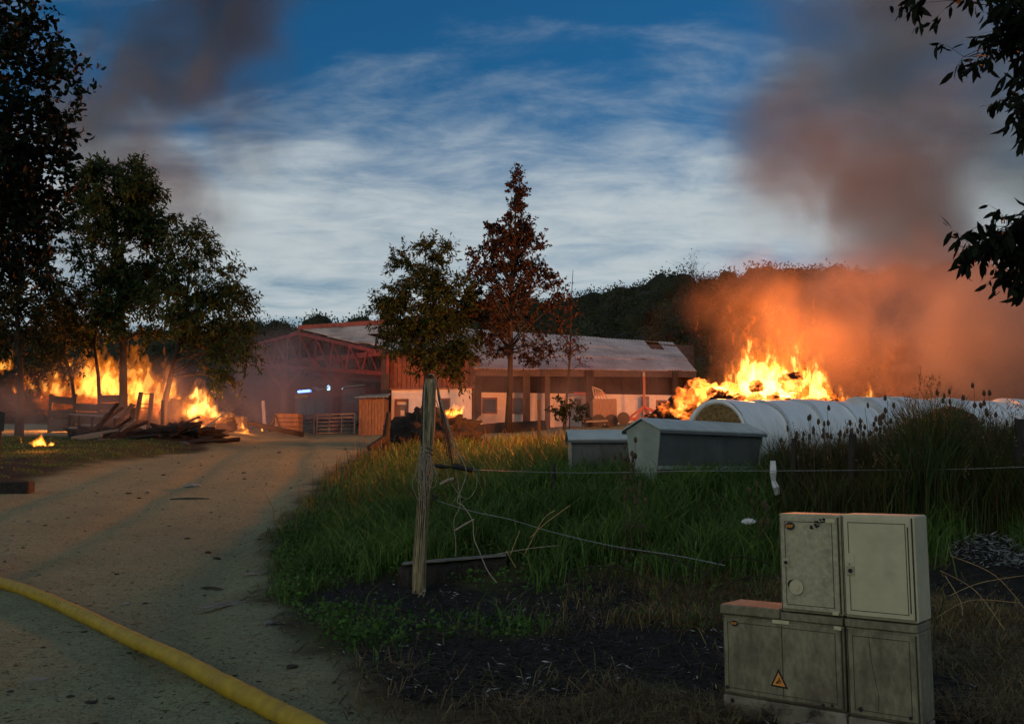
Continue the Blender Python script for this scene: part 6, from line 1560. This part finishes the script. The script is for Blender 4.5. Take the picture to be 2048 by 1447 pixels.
# hay and timber burning on the left
YL = 49.0
lh = empty('burning_straw_stack', G(230, YL + 1)); tag(lh, 'burning straw stack behind the plank wall on the left', 'hay heap')
for i, (px, py, rx, rz, dY) in enumerate(((120, 790, 60, 40, 2), (200, 790, 80, 46, 2), (290, 795, 60, 44, 2), (340, 815, 40, 26, 1.4), (60, 780, 50, 40, 2.4), (165, 762, 32, 24, 2), (265, 765, 26, 26, 2))):
    s = YL / F_PX; me = blob_mesh('straw_clump', rx * s, rx * .7 * s, rz * s, .4, 1.8, i * 3.1 + 2, 4, .10)
    o = link_mesh('straw_clump', me, M['ember_hay'], lh, True); o.location = P(px, py, YL + dY) - lh.location
fire('straw_fire', 'tall orange blaze behind the trunks on the left',
     [(112, 790, 735, 15, 0, 4), (95, 790, 748, 9), (140, 785, 745, 8), (168, 785, 702, 17, .2, 3), (195, 790, 700, 24, 0, 4), (216, 790, 712, 24, .3), (238, 795, 722, 18), (265, 790, 688, 14, .4, 4), (278, 800, 716, 22, .2), (296, 775, 712, 16, .4, -3), (312, 805, 750, 14), (334, 800, 730, 15, .3, 3), (322, 815, 770, 12), (285, 815, 770, 18, -.3), (352, 812, 780, 12), (60, 785, 750, 7), (18, 742, 692, 9, .5, 3), (5, 745, 715, 12, .5), (30, 790, 770, 6), (180, 790, 750, 20, -.3), (250, 812, 760, 14, -.2), (130, 730, 705, 8, .8)],
     YL, .08, 6.0, mats=('flame_deep', 'flame_deep_core'), grow=1.08, lights=[(205, 805, YL - .4, 2000, .4), (290, 805, YL - .4, 2000, .4), (110, 800, YL - .4, 700, .3)])
# burning round bale and rubble right of the leaning trunk
YB = 43.5
bb = empty('burning_bale', G(365, YB)); tag(bb, 'burning round bale beside the leaning trunk', 'hay bale')
for i, (px, py, rx, rz) in enumerate(((352, 828, 28, 30), (392, 842, 34, 26), (425, 845, 24, 20), (448, 850, 26, 16), (372, 858, 50, 18))):
    s = YB / F_PX; o = link_mesh('hay_clump', blob_mesh('hay_clump', rx * s, rx * .8 * s, rz * s, .25, 1.8, i * 1.7 + 5, 4, .08), M['ember_hay'] if i in (1, 2) else M['hay_dark'], bb, True); o.location = P(px, py, YB + .6) - bb.location
fire('bale_fire', 'white-hot flames licking over the round bale',
     [(368, 835, 795, 10, -.3, 4), (383, 832, 785, 16, -.3, 12), (402, 828, 780, 22, -.3, 6), (415, 822, 765, 10, 0, -14), (428, 835, 795, 10, 0, -8), (437, 838, 808, 7, 0, -10), (390, 800, 755, 9, .4, 2), (460, 832, 820, 5, 0, 4), (450, 832, 822, 4), (388, 845, 822, 12, -.8, 8), (402, 862, 842, 6, -.8, 10)],
     YB - .4, .07, 9.0, grow=1.12, lights=[(402, 815, YB - .1, 700, .25)])
fire('ground_fire', 'small low flames burning in the grass on the left verge', [(78, 892, 868, 9, 0, 3), (66, 892, 878, 6), (90, 892, 880, 6), (104, 892, 883, 6), (43, 884, 874, 4)], 31.0, .028, 4.0, lights=[(78, 884, 30.8, 50, .1)], mats=('flame_small', 'flame_small_core'))
fire('debris_fire', 'small flames on a burning post in the yard debris', [(484, 858, 843, 5, 0, -2), (491, 866, 850, 5), (497, 872, 860, 4), (522, 862, 856, 3)], 47.0, .035, 5.0, lights=[(490, 858, 46.6, 60, .1)], mats=('flame_small', 'flame_small_core'))
fire('heap_flame', 'single bright flame on the crest of the black heap', [(896, 833, 810, 9, 0, 3), (908, 832, 806, 10, 0, 4), (916, 828, 812, 7, 0, 6), (926, 818, 810, 3)], 38.6, .032, 7.0, lights=[(904, 824, 38.4, 90, .12)], mats=('flame_small', 'flame_small_core'))
fire('wall_foot_fire', 'tiny flames along the foot of the white shed wall', [(962, 849, 843, 4), (988, 848, 842, 4), (972, 850, 846, 3)], 52.8, .035, 8.0, mats=('flame_small', 'flame_small_core'))
fire('ember_fire', 'glowing embers at the foot of the leaning trunk', [(318, 862, 852, 4), (326, 864, 857, 4), (310, 860, 855, 3)], 41.2, .03, 3.0, mats=('flame_small', 'flame_small_core'))

# ------------------------------------------------------------------ smoke
def smoke_mat(name, col, dens, scale, lo, hi, step=1.0, power=1.0, stretch=(1, 1, 1), aniso=0.0):
    m = bpy.data.materials.new(name); m.use_nodes = True; t = m.node_tree; t.nodes.clear()
    o = t.nodes.new("ShaderNodeOutputMaterial"); pv = t.nodes.new("ShaderNodeVolumePrincipled")
    pv.inputs["Color"].default_value = (*col, 1); pv.inputs["Anisotropy"].default_value = aniso
    co = t.nodes.new("ShaderNodeTexCoord"); ge = t.nodes.new("ShaderNodeNewGeometry")
    ln = t.nodes.new("ShaderNodeVectorMath"); ln.operation = 'LENGTH'; t.links.new(co.outputs["Object"], ln.inputs[0])
    rg = t.nodes.new("ShaderNodeTexNoise"); rg.inputs["Scale"].default_value = scale * .8; rg.inputs["Detail"].default_value = 3; t.links.new(ge.outputs["Position"], rg.inputs["Vector"])
    ra = t.nodes.new("ShaderNodeMath"); ra.operation = 'MULTIPLY_ADD'; ra.inputs[1].default_value = 1.5; ra.inputs[2].default_value = -.62; t.links.new(rg.outputs["Fac"], ra.inputs[0])
    rs = t.nodes.new("ShaderNodeMath"); rs.operation = 'ADD'; t.links.new(ln.outputs["Value"], rs.inputs[0]); t.links.new(ra.outputs[0], rs.inputs[1])
    fo = t.nodes.new("ShaderNodeMapRange"); fo.interpolation_type = 'SMOOTHERSTEP'
    fo.inputs["From Min"].default_value = 1.0; fo.inputs["From Max"].default_value = 0.15; t.links.new(rs.outputs[0], fo.inputs["Value"])
    mp = t.nodes.new("ShaderNodeMapping"); mp.inputs["Scale"].default_value = stretch; t.links.new(ge.outputs["Position"], mp.inputs["Vector"])
    n = t.nodes.new("ShaderNodeTexNoise"); n.inputs["Scale"].default_value = scale; n.inputs["Detail"].default_value = 5; n.inputs["Roughness"].default_value = .6; n.inputs["Distortion"].default_value = .8
    t.links.new(mp.outputs[0], n.inputs["Vector"])
    mr = t.nodes.new("ShaderNodeMapRange"); mr.interpolation_type = 'SMOOTHSTEP'; mr.inputs["From Min"].default_value = lo; mr.inputs["From Max"].default_value = hi; t.links.new(n.outputs["Fac"], mr.inputs["Value"])
    hu_ = t.nodes.new("ShaderNodeMapRange"); hu_.interpolation_type = 'SMOOTHSTEP'; hu_.inputs["From Min"].default_value = .98; hu_.inputs["From Max"].default_value = .6; t.links.new(ln.outputs["Value"], hu_.inputs["Value"])
    fh = t.nodes.new("ShaderNodeMath"); fh.operation = 'MULTIPLY'; t.links.new(fo.outputs[0], fh.inputs[0]); t.links.new(hu_.outputs[0], fh.inputs[1])
    mu = t.nodes.new("ShaderNodeMath"); mu.operation = 'MULTIPLY'; t.links.new(fh.outputs[0], mu.inputs[0]); t.links.new(mr.outputs[0], mu.inputs[1])
    m2 = t.nodes.new("ShaderNodeMath"); m2.operation = 'MULTIPLY'; m2.inputs[1].default_value = dens; t.links.new(mu.outputs[0], m2.inputs[0])
    t.links.new(m2.outputs[0], pv.inputs["Density"]); t.links.new(pv.outputs[0], o.inputs["Volume"])
    m.cycles.volume_step_rate = step
    return m
import bmesh
def smoke(label, px, py, Y, rx, ry, rz, material):
    me = bpy.data.meshes.new('smoke_plume'); bm = bmesh.new(); bmesh.ops.create_icosphere(bm, subdivisions=3, radius=1.0); bm.to_mesh(me); bm.free()
    o = link_mesh('smoke_plume', me, material); o.location = P(px, py, Y); o.scale = (rx, ry, rz)
    return tag(o, label, 'smoke', kind='stuff')
smoke('dense smoke tinted with fire glow rolling up behind the hay fire', 1665, 690, 41.5, 10.5, 5.6, 7.2, smoke_mat('glow_tinted_smoke', (.62, .46, .33), .34, .24, .34, .68, .65))  # orange glow of the fire is mixed into this smoke's own colour
smoke('thick grey-pink smoke bank drifting right of the hay fire', 2050, 690, 41, 10.5, 5.4, 7.0, smoke_mat('bank_smoke', (.50, .46, .45), .5, .22, .28, .64, .65))
smoke('mauve smoke column rising above the hill on the right', 1765, 430, 51, 12.5, 6, 12.0, smoke_mat('column_smoke', (.47, .46, .48), .55, .20, .24, .66, .65))
smoke('thin brown smoke spreading over the right of the sky', 1960, 130, 58, 23, 8, 18, smoke_mat('high_smoke', (.44, .44, .45), .45, .13, .24, .66, .65))
smoke('thin grey smoke standing above the ash trees', 260, 350, 57, 10, 5, 13.0, smoke_mat('ash_smoke', (.45, .45, .44), .40, .18, .30, .66, .65))
smoke('dark smoke drifting across the upper left of the sky', 370, 120, 61, 14, 6, 13, smoke_mat('dark_smoke', (.24, .27, .32), .50, .17, .34, .66, .65))
smoke('purple smoke hanging low under the open hangar', 580, 780, 59, 10.0, 7.0, 5.4, smoke_mat('hangar_smoke', (.64, .55, .60), .24, .25, .30, .64, .7))
smoke('thin smoke creeping in front of the left debris', 240, 830, 40.5, 12.0, 3.8, 3.2, smoke_mat('low_smoke', (.66, .60, .60), .20, .35, .36, .66, .7))
smoke('faint smoke veil before the white shed wall', 1080, 795, 48.5, 10, 4.0, 3.4, smoke_mat('veil_smoke', (.62, .55, .56), .16, .35, .36, .68, .7))
smoke('small dark curl of smoke at the right end of the hay fire', 1785, 742, 34.5, 1.3, 1.0, 1.9, smoke_mat('curl_smoke', (.07, .06, .075), 2.6, .9, .40, .62, .8))
